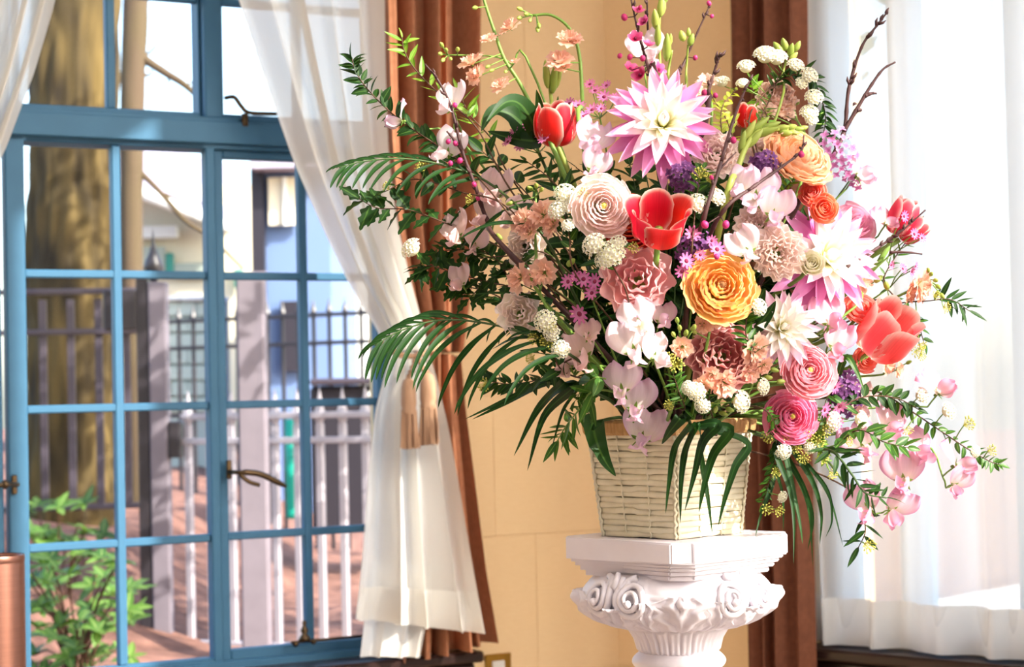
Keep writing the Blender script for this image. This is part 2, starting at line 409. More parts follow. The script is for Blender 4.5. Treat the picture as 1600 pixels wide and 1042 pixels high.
q = L2(476, 1003, .02); b.lathe([(.001, .0), (.016, .004), (.012, .014), (.006, .020), (.010, .028), (.006, .036), (.004, .042), (.006, .048), (.001, .054)], 12, Matrix.Translation(q))
b.blob(L2(462, 1006, .02), .008); b.blob(L2(490, 1002, .02), .008)
ob('stay_bar', b.me('stay_bar', M_bronze), win)

# tall window behind the sheer curtain, and the same windows further along that wall
def sash_window(name, hole, mull, label, W=None, rails=(2.35,)):
    w = thing(name, label, None, mat4=W or MR); w['kind'] = 'structure'
    u0, u1, z0, z1 = hole
    bxs(w, 'outer_frame', M_blue, [(u0, u0 + .05, z0, z1, -.10, .0), (u1 - .05, u1, z0, z1, -.10, .0), (u0, u1, z1 - .05, z1, -.10, .0), (u0, u1, z0, z0 + .05, -.10, .0)])
    us = [u0 + .05] + list(mull) + [u1 - .05]
    for m in mull: bxs(w, 'mullion', M_blue, [(m - .028, m + .028, z0 + .05, z1 - .05, -.09, -.01)])
    for r in rails:
        bxs(w, 'rail', M_blue, [(u0 + .05, u1 - .05, r - .011, r + .011, -.08, -.02)])
    for a, b_ in zip(us[:-1], us[1:]):
        ob('pane', mesh('pane', [(a, .05, z0 + .05), (b_, .05, z0 + .05), (b_, .05, z1 - .05), (a, .05, z1 - .05)], [(0, 1, 2, 3)], M_glass, None, False), w)
sash_window('window_2', RW, [.905, 1.215, 1.525, 1.835], 'tall window behind the white sheer curtain')
sash_window('window_3', EW1, [.39], 'narrow window out of frame on the bay wall', ME, (1.5, 2.4, 3.3))
sash_window('window_4', EW2, [1.45, 1.95, 2.45, 2.95, 3.45, 3.95, 4.45], 'long window out of frame on the bay wall', ME, (1.5, 2.4, 3.3))

# ------------------------------------------------------------------ curtains
def curtain_mesh(name, W, left, right, zs_n, folds, amp, n0, mat, nu=90, seed=1, top=None, edge_roll=0.0, wob=0.25):
    """left / right: lists of (u, z) from top to bottom, the same z order; cloth hangs between them in folds"""
    r = random.Random(seed); ph = [r.uniform(0, 6.28) for _ in range(6)]
    la = np.array(left); ra = np.array(right)
    V = []; UV = []; nv = zs_n
    ls = np.linspace(0, 1, len(la)); rs = np.linspace(0, 1, len(ra)); wmax = max(ra[:, 0].max() - la[:, 0].min(), .01)
    def ip(A, t):
        x = np.linspace(0, 1, len(A)); return np.interp(t, x, A[:, 0]), np.interp(t, x, A[:, 1])
    def sm(A, t):                       # smoothed outline
        ts = [max(0, t - .03), t, min(1, t + .03)]; q = [ip(A, k) for k in ts]
        return sum(k[0] for k in q) / 3, sum(k[1] for k in q) / 3
    for j in range(nv + 1):
        t = j / nv; (lu, lz), (ru, rz) = sm(la, t), sm(ra, t)
        w = ru - lu
        a = amp * (0.45 + 0.55 * min(1.0, w / wmax)) 
        for i in range(nu + 1):
            s = i / nu
            sp = s + 0.02 * math.sin(2 * PI * s * 2 + ph[0])
            k = math.sin(2 * PI * folds * sp + ph[1]) + 0.45 * math.sin(2 * PI * folds * 1.7 * sp + ph[2] + wob * 3 * t) + 0.25 * math.sin(2 * PI * (folds * .5) * sp + ph[3] - wob * 4 * t)
            nn = n0 + a * k * .6
            V.append((lu + w * s + .25 * a * math.cos(2 * PI * folds * sp + ph[1]), -nn, lz + (rz - lz) * s)); UV.append((s * w * 8, (lz + (rz - lz) * s) * 8))
    F = [(j * (nu + 1) + i, j * (nu + 1) + i + 1, (j + 1) * (nu + 1) + i + 1, (j + 1) * (nu + 1) + i) for j in range(nv) for i in range(nu)]
    return mesh(name, V, F, mat, UV)
def edge_px(W, pts, n): return [on_wall(W, x, y, n) for x, y in pts]

# left white curtain, gathered by the tie
n = .20
TOPZ = 2.75
lft = edge_px(ML, [(330, -180), (385, 0), (422, 115), (468, 250), (512, 352), (555, 445), (598, 515), (610, 550)], n)
rgt = edge_px(ML, [(585, -180), (590, 0), (592, 115), (598, 250), (612, 352), (635, 445), (655, 515), (664, 550)], n)
wc = thing('sheer_curtain', 'white sheer curtain tied back over the right side of the blue window', 'curtain', mat4=ML)
ob('upper_drop', curtain_mesh('upper_drop', ML, lft, rgt, 60, 4.5, .055, n, M_sheer, 110, 3), wc)
lft = edge_px(ML, [(609, 548), (597, 580), (578, 640), (566, 740), (560, 830), (553, 900), (545, 965)], n)
rgt = edge_px(ML, [(664, 548), (676, 590), (692, 660), (706, 740), (720, 830), (733, 910), (746, 988)], n)
ob('lower_drop', curtain_mesh('lower_drop', ML, lft, rgt, 50, 4.0, .05, n, M_sheer, 110, 8), wc)
lft = edge_px(ML, [(551, 915), (548, 940), (545, 967)], n + .004); rgt = edge_px(ML, [(735, 925), (741, 955), (747, 991)], n + .004)
ob('hem', curtain_mesh('hem', ML, lft, rgt, 6, 4.0, .05, n + .004, M_hem, 110, 8), wc)
lft = edge_px(ML, [(585, 880), (576, 950), (566, 1028)], n - .05); rgt = edge_px(ML, [(690, 880), (675, 950), (660, 1029)], n - .05)
ob('under_layer', curtain_mesh('under_layer', ML, lft, rgt, 10, 3.0, .03, n - .05, M_hem, 60, 11), wc)
# far left white curtain: only its swept edge is in view
lft = edge_px(ML, [(-260, -180), (-260, 0), (-260, 120), (-260, 250), (-260, 420)], .16)
rgt = edge_px(ML, [(110, -180), (84, 0), (52, 110), (2, 245), (-120, 420)], .16)
w2 = tag(ob('sheer_curtain', curtain_mesh('sheer_curtain', ML, lft, rgt, 40, 9, .05, .16, M_sheer, 140, 21), None, ML), 'white sheer curtain swept aside at the upper left window corner', 'curtain')
# brown drape beside the blue window
lft = edge_px(ML, [(578, -180), (584, 0), (590, 200), (604, 350), (632, 480), (655, 545)], .095)
rgt = edge_px(ML, [(733, -180), (732, 0), (731, 200), (727, 350), (720, 480), (712, 555)], .095)
dr = thing('velvet_drape', 'brown velvet drape tied behind the white sheer beside the blue window', 'curtain', mat4=ML)
ob('upper_drop', curtain_mesh('upper_drop', ML, lft, rgt, 40, 4.6, .080, .095, M_velvet, 110, 5), dr)
lft = edge_px(ML, [(655, 543), (650, 640), (645, 760), (640, 890), (632, 1040)], .095)
rgt = edge_px(ML, [(712, 553), (719, 640), (733, 760), (748, 890), (767, 1010)], .095)
ob('lower_drop', curtain_mesh('lower_drop', ML, lft, rgt, 40, 4.6, .070, .095, M_velvet, 110, 9), dr)
# tie with two tassels
tb = thing('curtain_tieback', 'twisted taupe cord tieback with two hanging tassels', 'tieback', mat4=ML)
def cord(pts, r, name, parent, strands=2, turns=9):
    b = MB(); sp = smooth_path(pts, 10)
    for k in range(strands):
        out = []
        for i, p in enumerate(sp):
            a = turns * 2 * PI * i / len(sp) + 2 * PI * k / strands
            out.append(p + Vector((math.cos(a) * r, math.sin(a) * r, math.sin(a + 1) * r * .3)))
        b.tube(out, r * 1.05, 5)
    return ob(name, b.me(name, M_rope), parent)
cord([L2(596, 535, .265), L2(622, 553, .28), L2(648, 556, .28), L2(676, 545, .265), L2(700, 528, .21)], .006, 'cord', tb, 2, 14)
def tassel(px, py0, py1, wpx, nn, seed):
    r = random.Random(seed)
    a = L2(px, py0, nn); c = L2(px, py1, nn); hgt = a.z - c.z; w = wpx / 2 * 4.7 / FPX
    cord([L2(652, 553, .28), L2((px + 652) / 2, 575, nn), a + Vector((0, 0, .012))], .0045, 'hanging_cord', tb, 2, 8)
    hd = MB().lathe([(.2 * w, .012), (.55 * w, .006), (.75 * w, -.012), (.8 * w, -.05), (.72 * w, -.062), (.82 * w, -.068), (.70 * w, -.075)], 16, Matrix.Translation(a))
    hd = ob('tassel_head', hd.me('tassel_head', M_rope), tb)
    b = MB(); zt = a.z - .068
    for i in range(70):
        w0 = r.uniform(0, 6.28); rr = math.sqrt(r.random()) * .72 * w; sp = r.uniform(1.15, 1.45)
        p0 = Vector((a.x + rr * math.cos(w0), a.y + rr * math.sin(w0), zt)); p1 = Vector((a.x + rr * sp * math.cos(w0), a.y + rr * sp * math.sin(w0), c.z + r.uniform(0, .008)))
        pm = p0.lerp(p1, .5) + Vector((r.uniform(-.002, .002), r.uniform(-.002, .002), 0))
        b.tube([p0, pm, p1], [.0028, .0026, .0022], 4, False)
    tag(ob('tassel_fringe', b.me('tassel_fringe', M_rope), tb), kind='stuff')
tassel(638, 598, 702, 30, .29, 1); tassel(668, 590, 696, 32, .285, 2)
# brown drape by the sheer window
lft = edge_px(MR, [(1132, -180), (1140, 0), (1143, 300), (1152, 600), (1163, 900), (1166, 1060), (1168, 1400)], .165)
rgt = edge_px(MR, [(1250, -180), (1250, 0), (1252, 300), (1255, 600), (1260, 900), (1263, 1060), (1266, 1400)], .165)
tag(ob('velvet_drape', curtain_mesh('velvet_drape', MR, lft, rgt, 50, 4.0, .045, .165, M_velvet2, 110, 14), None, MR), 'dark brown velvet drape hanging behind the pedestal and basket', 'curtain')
# sheer across the tall window
sc_ = thing('sheer_curtain', 'white sheer curtain drawn across the bright window behind the bouquet', 'curtain', mat4=MR)
lft = [(.60, TOPZ + .25), (.60, 2.2), (.602, 1.5), (.604, .90), (.606, .722)]; rgt = [(2.3, TOPZ + .25), (2.3, 2.2), (2.3, 1.5), (2.3, .90), (2.3, .722)]
ob('sheer_drop', curtain_mesh('sheer_drop', MR, lft, rgt, 40, 13, .035, .065, M_sheer2, 240, 31), sc_)
lft = [(.605, .835), (.606, .79), (.606, .720)]; rgt = [(2.3, .835), (2.3, .79), (2.3, .720)]
ob('hem', curtain_mesh('hem', MR, lft, rgt, 4, 13, .035, .067, M_hem, 240, 31), sc_)
rod = ob('curtain_rod', MB().tube([(.3, -.1, 3.02), (2.5, -.1, 3.02)], .012, 8).me('curtain_rod', M_bronze), None, MR)
tag(rod, 'thin bronze curtain rod above the sheer window', 'rod')
rod = ob('curtain_rod', MB().tube([(-2.9, -.13, 2.78), (-.3, -.13, 2.78)], .012, 8).me('curtain_rod', M_bronze), None, ML)
tag(rod, 'thin bronze curtain rod above the blue window', 'rod')

# ------------------------------------------------------------------ small fittings
so = thing('wall_socket', 'square brass socket plate low on the cream wall', 'socket', mat4=ML)
qa = L2(757, 1023, .006); qb = L2(798, 1023, .006); zb = qa.z - .068
ob('plate', MB().box((qa.x, -.0085, zb), (qb.x, -.004, qa.z), .0025).me('plate', M_brass, False), so)
xm = (qa.x + qb.x) / 2
ob('socket_insert', MB().box((xm - .018, -.0115, zb + .018), (xm + .018, -.008, qa.z - .018), .001).me('socket_insert', plain('socket_white', rgb(225, 222, 212), .4), False), so)
for dz in (.010, -.010): ob('screw', MB().lathe([(.0005, .002), (.003, .0015), (.0035, 0)], 8, Matrix.Translation(Vector((xm, -.0085, (qa.z if dz < 0 else zb) + dz))) @ Matrix.Rotation(PI / 2, 4, 'X')).me('screw', M_brass), so)
ct = P(-9, 868, 3.5); rc = 46 / FPX * 3.5
cy = thing('metal_cylinder', 'brushed copper cylinder with open top in front of the window', 'bin', (ct.x, ct.y, 0))
b = MB().lathe([(rc * .98, 0), (rc, .004), (rc, ct.z - .004), (rc * .985, ct.z), (rc * .92, ct.z), (rc * .9, ct.z - .004)], 48)
ob('cylinder_body', b.me('cylinder_body', M_copper), cy)
ob('inner_liner', MB().lathe([(rc * .9, ct.z - .004), (rc * .88, ct.z - .3), (.001, ct.z - .3)], 32).me('inner_liner', M_copper_in), cy)
ob('rim_band', MB().lathe([(rc * 1.001, ct.z - .012), (rc * 1.012, ct.z - .008), (rc * 1.012, ct.z - .001), (rc * .99, ct.z + .001)], 48).me('rim_band', M_copper), cy)

# ceiling fill lights added behind and above the viewer to brighten the hall
for k_, (lx, ly) in enumerate(((-1.5, 0.6), (0.7, -0.6))):
    lt = thing('ceiling_lamp', ['round white ceiling lamp of the hall, nearer the blue window', 'round white ceiling lamp of the hall, nearer the bay windows'][k_], 'lamp', (lx, ly, CEIL))
    ob('lamp_base', MB().lathe([(.001, 0), (.34, 0), (.36, -.03), (.34, -.05)], 32).me('lamp_base', M_hall), lt)
    lm_, n_, l_, o_ = nt('lamp_glow'); e_ = n_.new('ShaderNodeEmission'); e_.inputs[0].default_value = (1, .93, .86, 1); e_.inputs[1].default_value = 30.0; l_.new(e_.outputs[0], o_.inputs[0])
    ob('lamp_shade', MB().lathe([(.33, -.05), (.30, -.09), (.20, -.125), (.001, -.14)], 32).me('lamp_shade', lm_), lt)

# ------------------------------------------------------------------ garden beyond the blue window
GZ = 0.25
M_mulch = plain('bark_mulch', rgb(150, 108, 92), 0.9, noise=0.9, scale=9, col2=rgb(76, 46, 38), bump=1.0, bdist=.03)
M_bark = plain('tree_bark', rgb(104, 86, 46), 0.9, noise=1.0, scale=8, col2=rgb(22, 16, 9), stretch=(1, 1, .28), detail=1.5)
M_bark2 = plain('pale_bark', rgb(84, 72, 50), 0.9, noise=0.9, scale=9, col2=rgb(86, 70, 56), stretch=(1, 1, .3), detail=1.5)
M_iron = plain('painted_iron', rgb(70, 63, 74), 0.35, spec=0.6)
M_iron_d = plain('dark_iron', rgb(46, 42, 48), 0.4, spec=0.5)
M_post = plain('pale_post', rgb(122, 114, 124), 0.7, noise=.3, scale=12)
M_cream = plain('house_render', rgb(226, 217, 192), 0.8, noise=.3, scale=3, col2=rgb(206, 194, 164))
M_roof = plain('roof_slate', rgb(176, 170, 186), 0.6, noise=.5, scale=5, col2=rgb(136, 130, 150))
M_teal = plain('teal_shutter', rgb(30, 134, 120), 0.5)
M_grey_blue = plain('blue_grey_wall', rgb(100, 124, 166), 0.7)
M_block = plain('pale_green_block', rgb(196, 208, 192), 0.7)
M_white = plain('white_render', rgb(236, 238, 232), 0.7)
M_dark = plain('dark_grey_metal', rgb(40, 37, 46), 0.5)
rnd = random.Random(11)
# ground: a gentle bank that rises to the left
b = MB(); nx, ny = 60, 60
for j in range(ny + 1):
    for i in range(nx + 1):
        x = -16 + 44 * i / nx; y = -3.0 + 45 * (j / ny) ** 1.2
        a = max(0.0, min(1.0, (-1.3 - x * 1.0 - (y - 7.5) * .02) / 1.0)); a = a * a * (3 - 2 * a)
        bank = a * .5 * max(0.0, min(1.0, (y - 7.2) / 2.2))
        b.V.append((x, y, GZ + bank + rnd.uniform(-.015, .015))); b.UV.append((i / nx, j / ny))
b.F = [(j * (nx + 1) + i, j * (nx + 1) + i + 1, (j + 1) * (nx + 1) + i + 1, (j + 1) * (nx + 1) + i) for j in range(ny) for i in range(nx)]
# keep the near edge outside the house walls
inv = ML.inverted()
def clear_of_house(v):
    p = inv @ Vector(v)
    return p.y > TH - .01
inv2 = MR.inverted()
b.F = [f for f in b.F if all(clear_of_house(b.V[i]) or (inv2 @ Vector(b.V[i])).y > TH - .01 for i in f)]
gr = struct('ground', b.me('ground', M_mulch)); gr['label'] = 'bark mulch ground of the garden outside'

ter = struct('terrace', MB().box((-1.2, TH + .03, GZ - .05), (9.0, 26.0, GZ + .12), .02).me('terrace', plain('pale_paving', rgb(228, 224, 216), .8, noise=.3, scale=5, col2=rgb(208, 202, 192)), False), MR, 'pale paved terrace outside the sheer-covered window')  # pale slab added to bounce sunlight up behind the sheer
# trees
from mathutils import noise as mnoise
def trunk(name, pts, rads, mat, label, n=72, seed=3, branches=(), furrow=.08):
    sp = smooth_path(pts, 24); rr = np.interp(np.linspace(0, 1, len(sp)), np.linspace(0, 1, len(rads)), rads)
    V = []; UV = []
    for i, p in enumerate(sp):
        for k in range(n):
            w = 2 * PI * k / n; R = rr[i]
            q = Vector((math.cos(w) * 2.6, math.sin(w) * 2.6, p.z * 1.3 + seed))
            a = abs(mnoise.noise(q * 1.9)) * 1.4 + abs(mnoise.noise(q * 3.2)) * .5 - .4
            rad = R * (1 + furrow * a)
            V.append(p + Vector((math.cos(w), math.sin(w), 0)) * rad); UV.append((k / n, i / len(sp)))
    F = [(i * n + k, i * n + (k + 1) % n, (i + 1) * n + (k + 1) % n, (i + 1) * n + k) for i in range(len(sp) - 1) for k in range(n)]
    t = thing(name, label, 'tree', pts[0]); T = Matrix.Translation(-Vector(pts[0]))
    ob('trunk', mesh('trunk', V, F, mat, UV), t, T)
    for bp, br in branches:
        q = smooth_path(bp, 6); rs = np.interp(np.linspace(0, 1, len(q)), [0, 1], br)
        ob('branch', MB().tube(q, list(rs), 7).me('branch', mat), t, T)
    return t
D1 = 10.5
trunk('garden_tree', [P(112, 900, D1), P(112, 700, D1), P(113, 420, D1), P(116, 150, D1), P(122, -120, D1), P(130, -420, D1)],
      [74 / FPX * D1, 68 / FPX * D1, 68 / FPX * D1, 66 / FPX * D1, 64 / FPX * D1, 60 / FPX * D1], M_bark, 'thick rough-barked tree trunk behind the left window panes', furrow=.14)
D2 = 12.0
trunk('garden_tree', [P(222, 900, D2), P(216, 700, D2), P(206, 420, D2), P(207, 160, D2), P(214, -60, D2), P(220, -300, D2)],
      [20 / FPX * D2, 20 / FPX * D2, 17 / FPX * D2, 19 / FPX * D2, 20 / FPX * D2, 18 / FPX * D2], M_bark2,
      'slimmer pale tree with a bare bough behind the gate post', 24, 5,
      [([P(205, 60, D2), P(222, 88, D2), P(256, 112, D2), P(288, 132, D2), P(318, 160, D2), P(350, 190, D2)], (.035, .014)),
       ([P(222, 88, D2), P(240, 76, D2), P(262, 40, D2)], (.012, .004)), ([P(256, 112, D2), P(262, 130, D2), P(228, 175, D2)], (.010, .003)),
       ([P(288, 132, D2), P(300, 128, D2), P(330, 96, D2)], (.010, .003)), ([P(208, 105, D2), P(230, 118, D2), P(238, 110, D2)], (.016, .006)),
       ([P(210, 260, D2), P(250, 300, D2), P(290, 345, D2), P(330, 372, D2), P(380, 420, D2)], (.022, .008)),
       ([P(250, 300, D2), P(290, 315, D2), P(340, 318, D2)], (.012, .005))])

# evergreen added beside the house corner to shade the trunk and fence
eg = thing('garden_tree', 'leafy evergreen just outside beyond the sheer-covered window', 'tree', (0.55, 8.1, GZ)); rg = random.Random(9)
ob('trunk', MB().tube([Vector((0, 0, 0)), Vector((.05, 0, 1.5)), Vector((-.05, .05, 3.2)), Vector((0, 0, 4.6))], [.13, .11, .08, .03], 10).me('trunk', M_bark2), eg)
b = MB()
for i in range(2600):
    while True:
        q = Vector((rg.uniform(-1, 1), rg.uniform(-1, 1), rg.uniform(-1, 1)))
        if .25 < q.length < 1: break
    c = Vector((q.x * 1.0, q.y * 1.3, q.z * 2.0 + 3.0)); R_ = Euler((rg.uniform(0, 6), rg.uniform(0, 6), rg.uniform(0, 6))).to_matrix(); L = rg.uniform(.11, .19)
    b.add([c + R_ @ Vector(v) * L for v in ((0, -.5, 0), (.22, 0, .05), (0, .5, 0), (-.22, 0, .05))], [(0, 1, 2, 3)], [(.5, 0), (1, .5), (.5, 1), (0, .5)])
tag(ob('foliage', b.me('foliage', leaf_mat('evergreen_leaf', rgb(70, 100, 60), rgb(50, 80, 46), None, .2), False), eg), kind='stuff')

# iron fences: every picket and rail is its own piece
pk = {}
def fence(name, label, mat, d0, d1, x0, x1, ytop, ybot, rails, step, wpx, tip=True, posts=()):
    a = P(x0, ybot, d0); t = thing(name, label, 'fence', (a.x, a.y, a.z)); T = Matrix.Translation(-a)
    zt = P(x0, ytop, d0).z; zb = a.z; w = wpx / FPX * d0
    for yr in rails:
        z = P(x0, yr, d0).z; e = P(x1, yr, d1)
        v = Vector((e.x - a.x, e.y - a.y, 0)); L = v.length; M = Matrix.Translation(Vector((a.x, a.y, z))) @ Matrix.Rotation(math.atan2(v.y, v.x), 4, 'Z')
        ob('rail', MB().box((0, -.02, -.014), (L, .02, .014), .004).me('rail', mat, False), t, T @ M)
    e = P(x1, ybot, d1); v = Vector((e.x - a.x, e.y - a.y, 0)); n = int(v.length / step)
    hgt = zt - zb
    b = MB().box((-w / 2, -w / 2, 0), (w / 2, w / 2, hgt), .003)
    if tip: b.lathe([(w * .5, hgt), (w * 1.0, hgt + w * 1.2), (w * .6, hgt + w * 2.4), (.001, hgt + w * 5)], 6)
    pm = b.me('picket', mat, False); ang = Matrix.Rotation(math.atan2(v.y, v.x), 4, 'Z')
    for i in range(n + 1):
        ob('picket', pm, t, T @ Matrix.Translation(Vector((a.x, a.y, zb)) + v * ((i + .3) / n)) @ ang)
    return t
fence('iron_fence', 'dark iron railing standing across the thick tree trunk', M_iron, 9.4, 9.6, -120, 232, 470, 803, [458, 522, 800], .130, 12, False)
fence('iron_fence', 'tall iron railing to the right of the pale gate post', plain('pale_painted_iron', rgb(168, 162, 170), 0.4, spec=0.5), 8.5, 8.1, 290, 640, 665, 1010, [652, 690, 1004], .105, 11)  # iron colour lightened to stand in for sunlight on the pickets
fence('iron_fence', 'far dark spiked railing near the pale block wall', M_iron_d, 14.0, 13.0, 256, 640, 503, 852, [503, 545, 650], .125, 5)
# gate posts
gp = P(250, 1034, 8.5); zt = P(250, 440, 8.5).z
g = thing('gate_post', 'tall pale gate post with dark side and spike finial', 'post', gp)
w = 16 / FPX * 8.5; H = zt - gp.z
ob('post_shaft', MB().box((-.02, -w, 0), (w * 1.3, w, H), .006).me('post_shaft', M_post, False), g)
ob('dark_stile', MB().box((-.075, -w * .8, 0), (-.022, w * .8, H + .03), .004).me('dark_stile', M_iron_d, False), g)  # separate dark box along the left face of the post
ob('lock_box', MB().box((-.22, -.04, H - .21), (-.076, .04, H - .03), .006).me('lock_box', M_iron_d, False), g)
ob('finial', MB().lathe([(.012, H), (.02, H + .015), (.035, H + .04), (.047, H + .065), (.04, H + .09), (.02, H + .13), (.008, H + .17), (.006, H + .19), (.001, H + .24)], 14).me('finial', M_iron_d), g)
ob('lower_plate', MB().box((.06, -.05, H - .78), (.115, .05, H - .62), .006).me('lower_plate', M_iron_d, False), g)
gp = P(402, 1025, 7.95); g2 = thing('gate_post', 'broad pale post seen through the darker right casement', 'post', gp)
ob('post_shaft', MB().box((-.055, -.05, 0), (.06, .05, P(402, 430, 7.95).z - gp.z), .008).me('post_shaft', M_post, False), g2)
ob('post_cap', MB().box((-.07, -.065, P(402, 430, 7.95).z - gp.z), (.075, .065, P(402, 424, 7.95).z - gp.z), .006).me('post_cap', M_post, False), g2)

# house with a sloping eave
def box_px(x0, y0, x1, y1, d, depth, bev=0.0):
    a = P(x0, y1, d); c = P(x1, y0, d)
    return (a.x, a.y, a.z), (c.x, a.y + depth, c.z)
def pxbox(name, mat, x0, y0, x1, y1, d, depth, parent=None, T=None, bev=0.0):
    return ob(name, MB().box(*box_px(x0, y0, x1, y1, d, depth), bev).me(name, mat, False), parent, T)
hb = P(280, 640, 22); hs = thing('house', 'cream house with pale sloping roof and teal shutters', 'house', hb); T = Matrix.Translation(-hb)
pxbox('house_wall', M_cream, 120, 285, 470, 700, 22, 5, hs, T)
a0, a1 = P(150, 268, 21.0), P(372, 352, 21.0); c0, c1 = P(150, 200, 26.0), P(372, 262, 26.0)
V = [a0, a1, c1, c0] + [v + Vector((0, 0, -.12)) for v in (a0, a1, c1, c0)]
ob('roof', mesh('roof', V, [(0, 1, 2, 3), (7, 6, 5, 4), (0, 4, 5, 1), (1, 5, 6, 2), (2, 6, 7, 3), (3, 7, 4, 0)], M_roof, None, False), hs, T)
rt = MB()
ob('eave_gutter', rt.tube([a0 + Vector((0, -.06, -.05)), a1 + Vector((0, -.06, -.05))], .07, 8).me('eave_gutter', M_white), hs, T)
for (x0, x1, y0, y1) in ((191, 206, 362, 430), (259, 270, 395, 430), (330, 345, 395, 432), (366, 378, 420, 450)):
    pxbox('shutter', M_teal, x0, y0, x1, y1, 21.9, .08, hs, T, .01)
for (x0, x1, y0, y1) in ((208, 257, 385, 432), (272, 328, 410, 435)):
    pxbox('window_pane', plain('house_glass', rgb(150, 160, 150), .15), x0, y0, x1, y1, 21.93, .05, hs, T)
pxbox('string_course', M_white, 205, 352, 275, 372, 21.8, .2, hs, T)
# pale block wall
wb = P(300, 640, 17); bw = thing('block_wall', 'low pale green block wall with light coping stones', 'wall', wb); T = Matrix.Translation(-wb); bw['kind'] = 'thing'
pxbox('wall_core', plain('mortar', rgb(186, 196, 186), .9), 252, 470, 348, 808, 17.03, .3, bw, T)
for j in range(7):
    y0 = 470 + j * 25; off = -12 if j % 2 else 0
    for i in range(4):
        x0 = 254 + off + i * 26
        pxbox('block', M_block, max(x0, 252), y0 + 1, min(x0 + 25, 348), y0 + 24, 17 + rnd.uniform(-.01, .01), .1, bw, T, .008)
for i in range(3): pxbox('coping_stone', M_white, 250 + i * 33, 462, 282 + i * 33, 470, 16.95, .4, bw, T, .01)
# blue-grey outbuilding
ob_ = P(440, 640, 15.5); bd = thing('outbuilding', 'blue-grey outbuilding with a cream-lit window beyond the right casement', 'building', ob_); T = Matrix.Translation(-ob_)
pxbox('outbuilding_wall', M_grey_blue, 404, 262, 512, 826, 15.5, 2.5, bd, T)
pxbox('outbuilding_window', M_cream, 420, 276, 470, 352, 15.46, .05, bd, T)  # opaque panel in the cream of the house wall
pxbox('window_sash', M_white, 443, 276, 447, 352, 15.42, .04, bd, T)
pxbox('corner_board', M_dark, 398, 250, 409, 640, 15.4, .1, bd, T)
pxbox('lower_panel', M_dark, 440, 470, 478, 580, 15.44, .05, bd, T)
pxbox('roof_edge', M_roof, 392, 250, 520, 263, 15.2, 3.0, bd, T)
wb2 = P(560, 640, 19); ww = thing('outbuilding', 'bright white rendered wall beyond the tied curtain', 'building', wb2); T = Matrix.Translation(-wb2)
pxbox('outbuilding_wall', M_white, 512, 330, 700, 790, 19, 3, ww, T)
pxbox('roof_edge', M_roof, 508, 318, 705, 331, 18.8, 3.3, ww, T)
bx = P(535, 690, 11.5); dk = thing('storage_bin', 'dark grey storage bin behind the right railing', 'bin', bx); T = Matrix.Translation(-bx)
pxbox('bin_body', M_dark, 488, 600, 640, 830, 11.5, .8, dk, T, .02)
pxbox('bin_lid', M_iron, 484, 588, 645, 602, 11.45, .9, dk, T, .01)
pxbox('badge', M_white, 574, 612, 592, 620, 11.47, .02, dk, T, .005)
# teal water butt glimpsed low in the right casement
tw = P(458, 810, 9.6); tb_ = thing('water_butt', 'bright teal pipe-like barrel beyond the railing', 'barrel', tw)
hh = P(458, 655, 9.6).z - tw.z
ob('barrel_body', MB().lathe([(.001, 0), (.032, 0), (.035, .02), (.035, hh * .45), (.038, hh * .5), (.035, hh * .55), (.034, hh), (.001, hh)], 14).me('barrel_body', plain('teal_plastic', rgb(30, 160, 140), .4)), tb_)
# shrub under the left panes
LEAFV = {}
def flat_leaf(name, mat, W=.16, notch=0.0, lobes=0, cup=.25, bend=.35, nu=4, nv=7, point=1.0, serr=0.0):
    V = []; UV = []
    for j in range(nv + 1):
        v = j / nv
        p = math.sin(PI * min(1, v ** .8)) ** .8 if v < 1 else 0.0
        p = p * (1 - .25 * v * point) + .03
        if lobes: p *= 1 + .30 * math.cos(2 * PI * lobes * v + .6)
        th = bend * v
        for i in range(nu + 1):
            s = i / nu * 2 - 1
            V.append((s * W * p, v * math.cos(th * .6), -v * math.sin(th * .6) * .5 + cup * abs(s) * W * p)); UV.append((i / nu, v))
    F = [(j * (nu + 1) + i, j * (nu + 1) + i + 1, (j + 1) * (nu + 1) + i + 1, (j + 1) * (nu + 1) + i) for j in range(nv) for i in range(nu)]
    return mesh(name, V, F, mat, UV)
M_shrub = leaf_mat('shrub_leaf', rgb(104, 142, 62), rgb(58, 98, 46), rgb(170, 190, 120), .35)
M_stem = plain('green_stem', rgb(104, 138, 58), 0.5)
M_twig = plain('brown_twig', rgb(84, 56, 40), 0.7)
lm = [flat_leaf('leaf', M_shrub, .22, bend=b_, nu=2, nv=5) for b_ in (.3, .9, -.2)]
def shrub(label, x0, x1, y0, y1, d, nwh, seed, size=24):
    r = random.Random(seed); base = P((x0 + x1) / 2, 1090, d); base.z = GZ
    t = thing('garden_shrub', label, 'shrub', base); T = Matrix.Translation(-base)
    for k in range(nwh):
        x = r.uniform(x0, x1); y = r.uniform(y0, y1); yc = y0 + (y1 - y0) * .25
        dd = d + r.uniform(-.35, .35); c = P(x, y, dd)
        st = smooth_path([base + Vector((r.uniform(-.05, .05), r.uniform(-.05, .05), 0)), base.lerp(c, .5) + Vector((0, 0, .1)), c], 4)
        ob('stem', MB().tube(st, [.004] * (len(st) - 1) + [.002], 4, False).me('stem', M_twig), t, T)
        ax = Vector((r.uniform(-.5, .5), r.uniform(-.8, .1), 1)).normalized(); B = basis(ax)
        m = r.randint(5, 8)
        for i in range(m):
            w = 2 * PI * i / m + r.uniform(-.3, .3); el = r.uniform(.0, .6)
            dr_ = B @ Vector((math.cos(w), math.sin(w), el)); L = size / FPX * dd * r.uniform(.8, 1.35)
            ob('leaf', r.choice(lm), t, T @ M4(ybasis(dr_, ax), c, L))
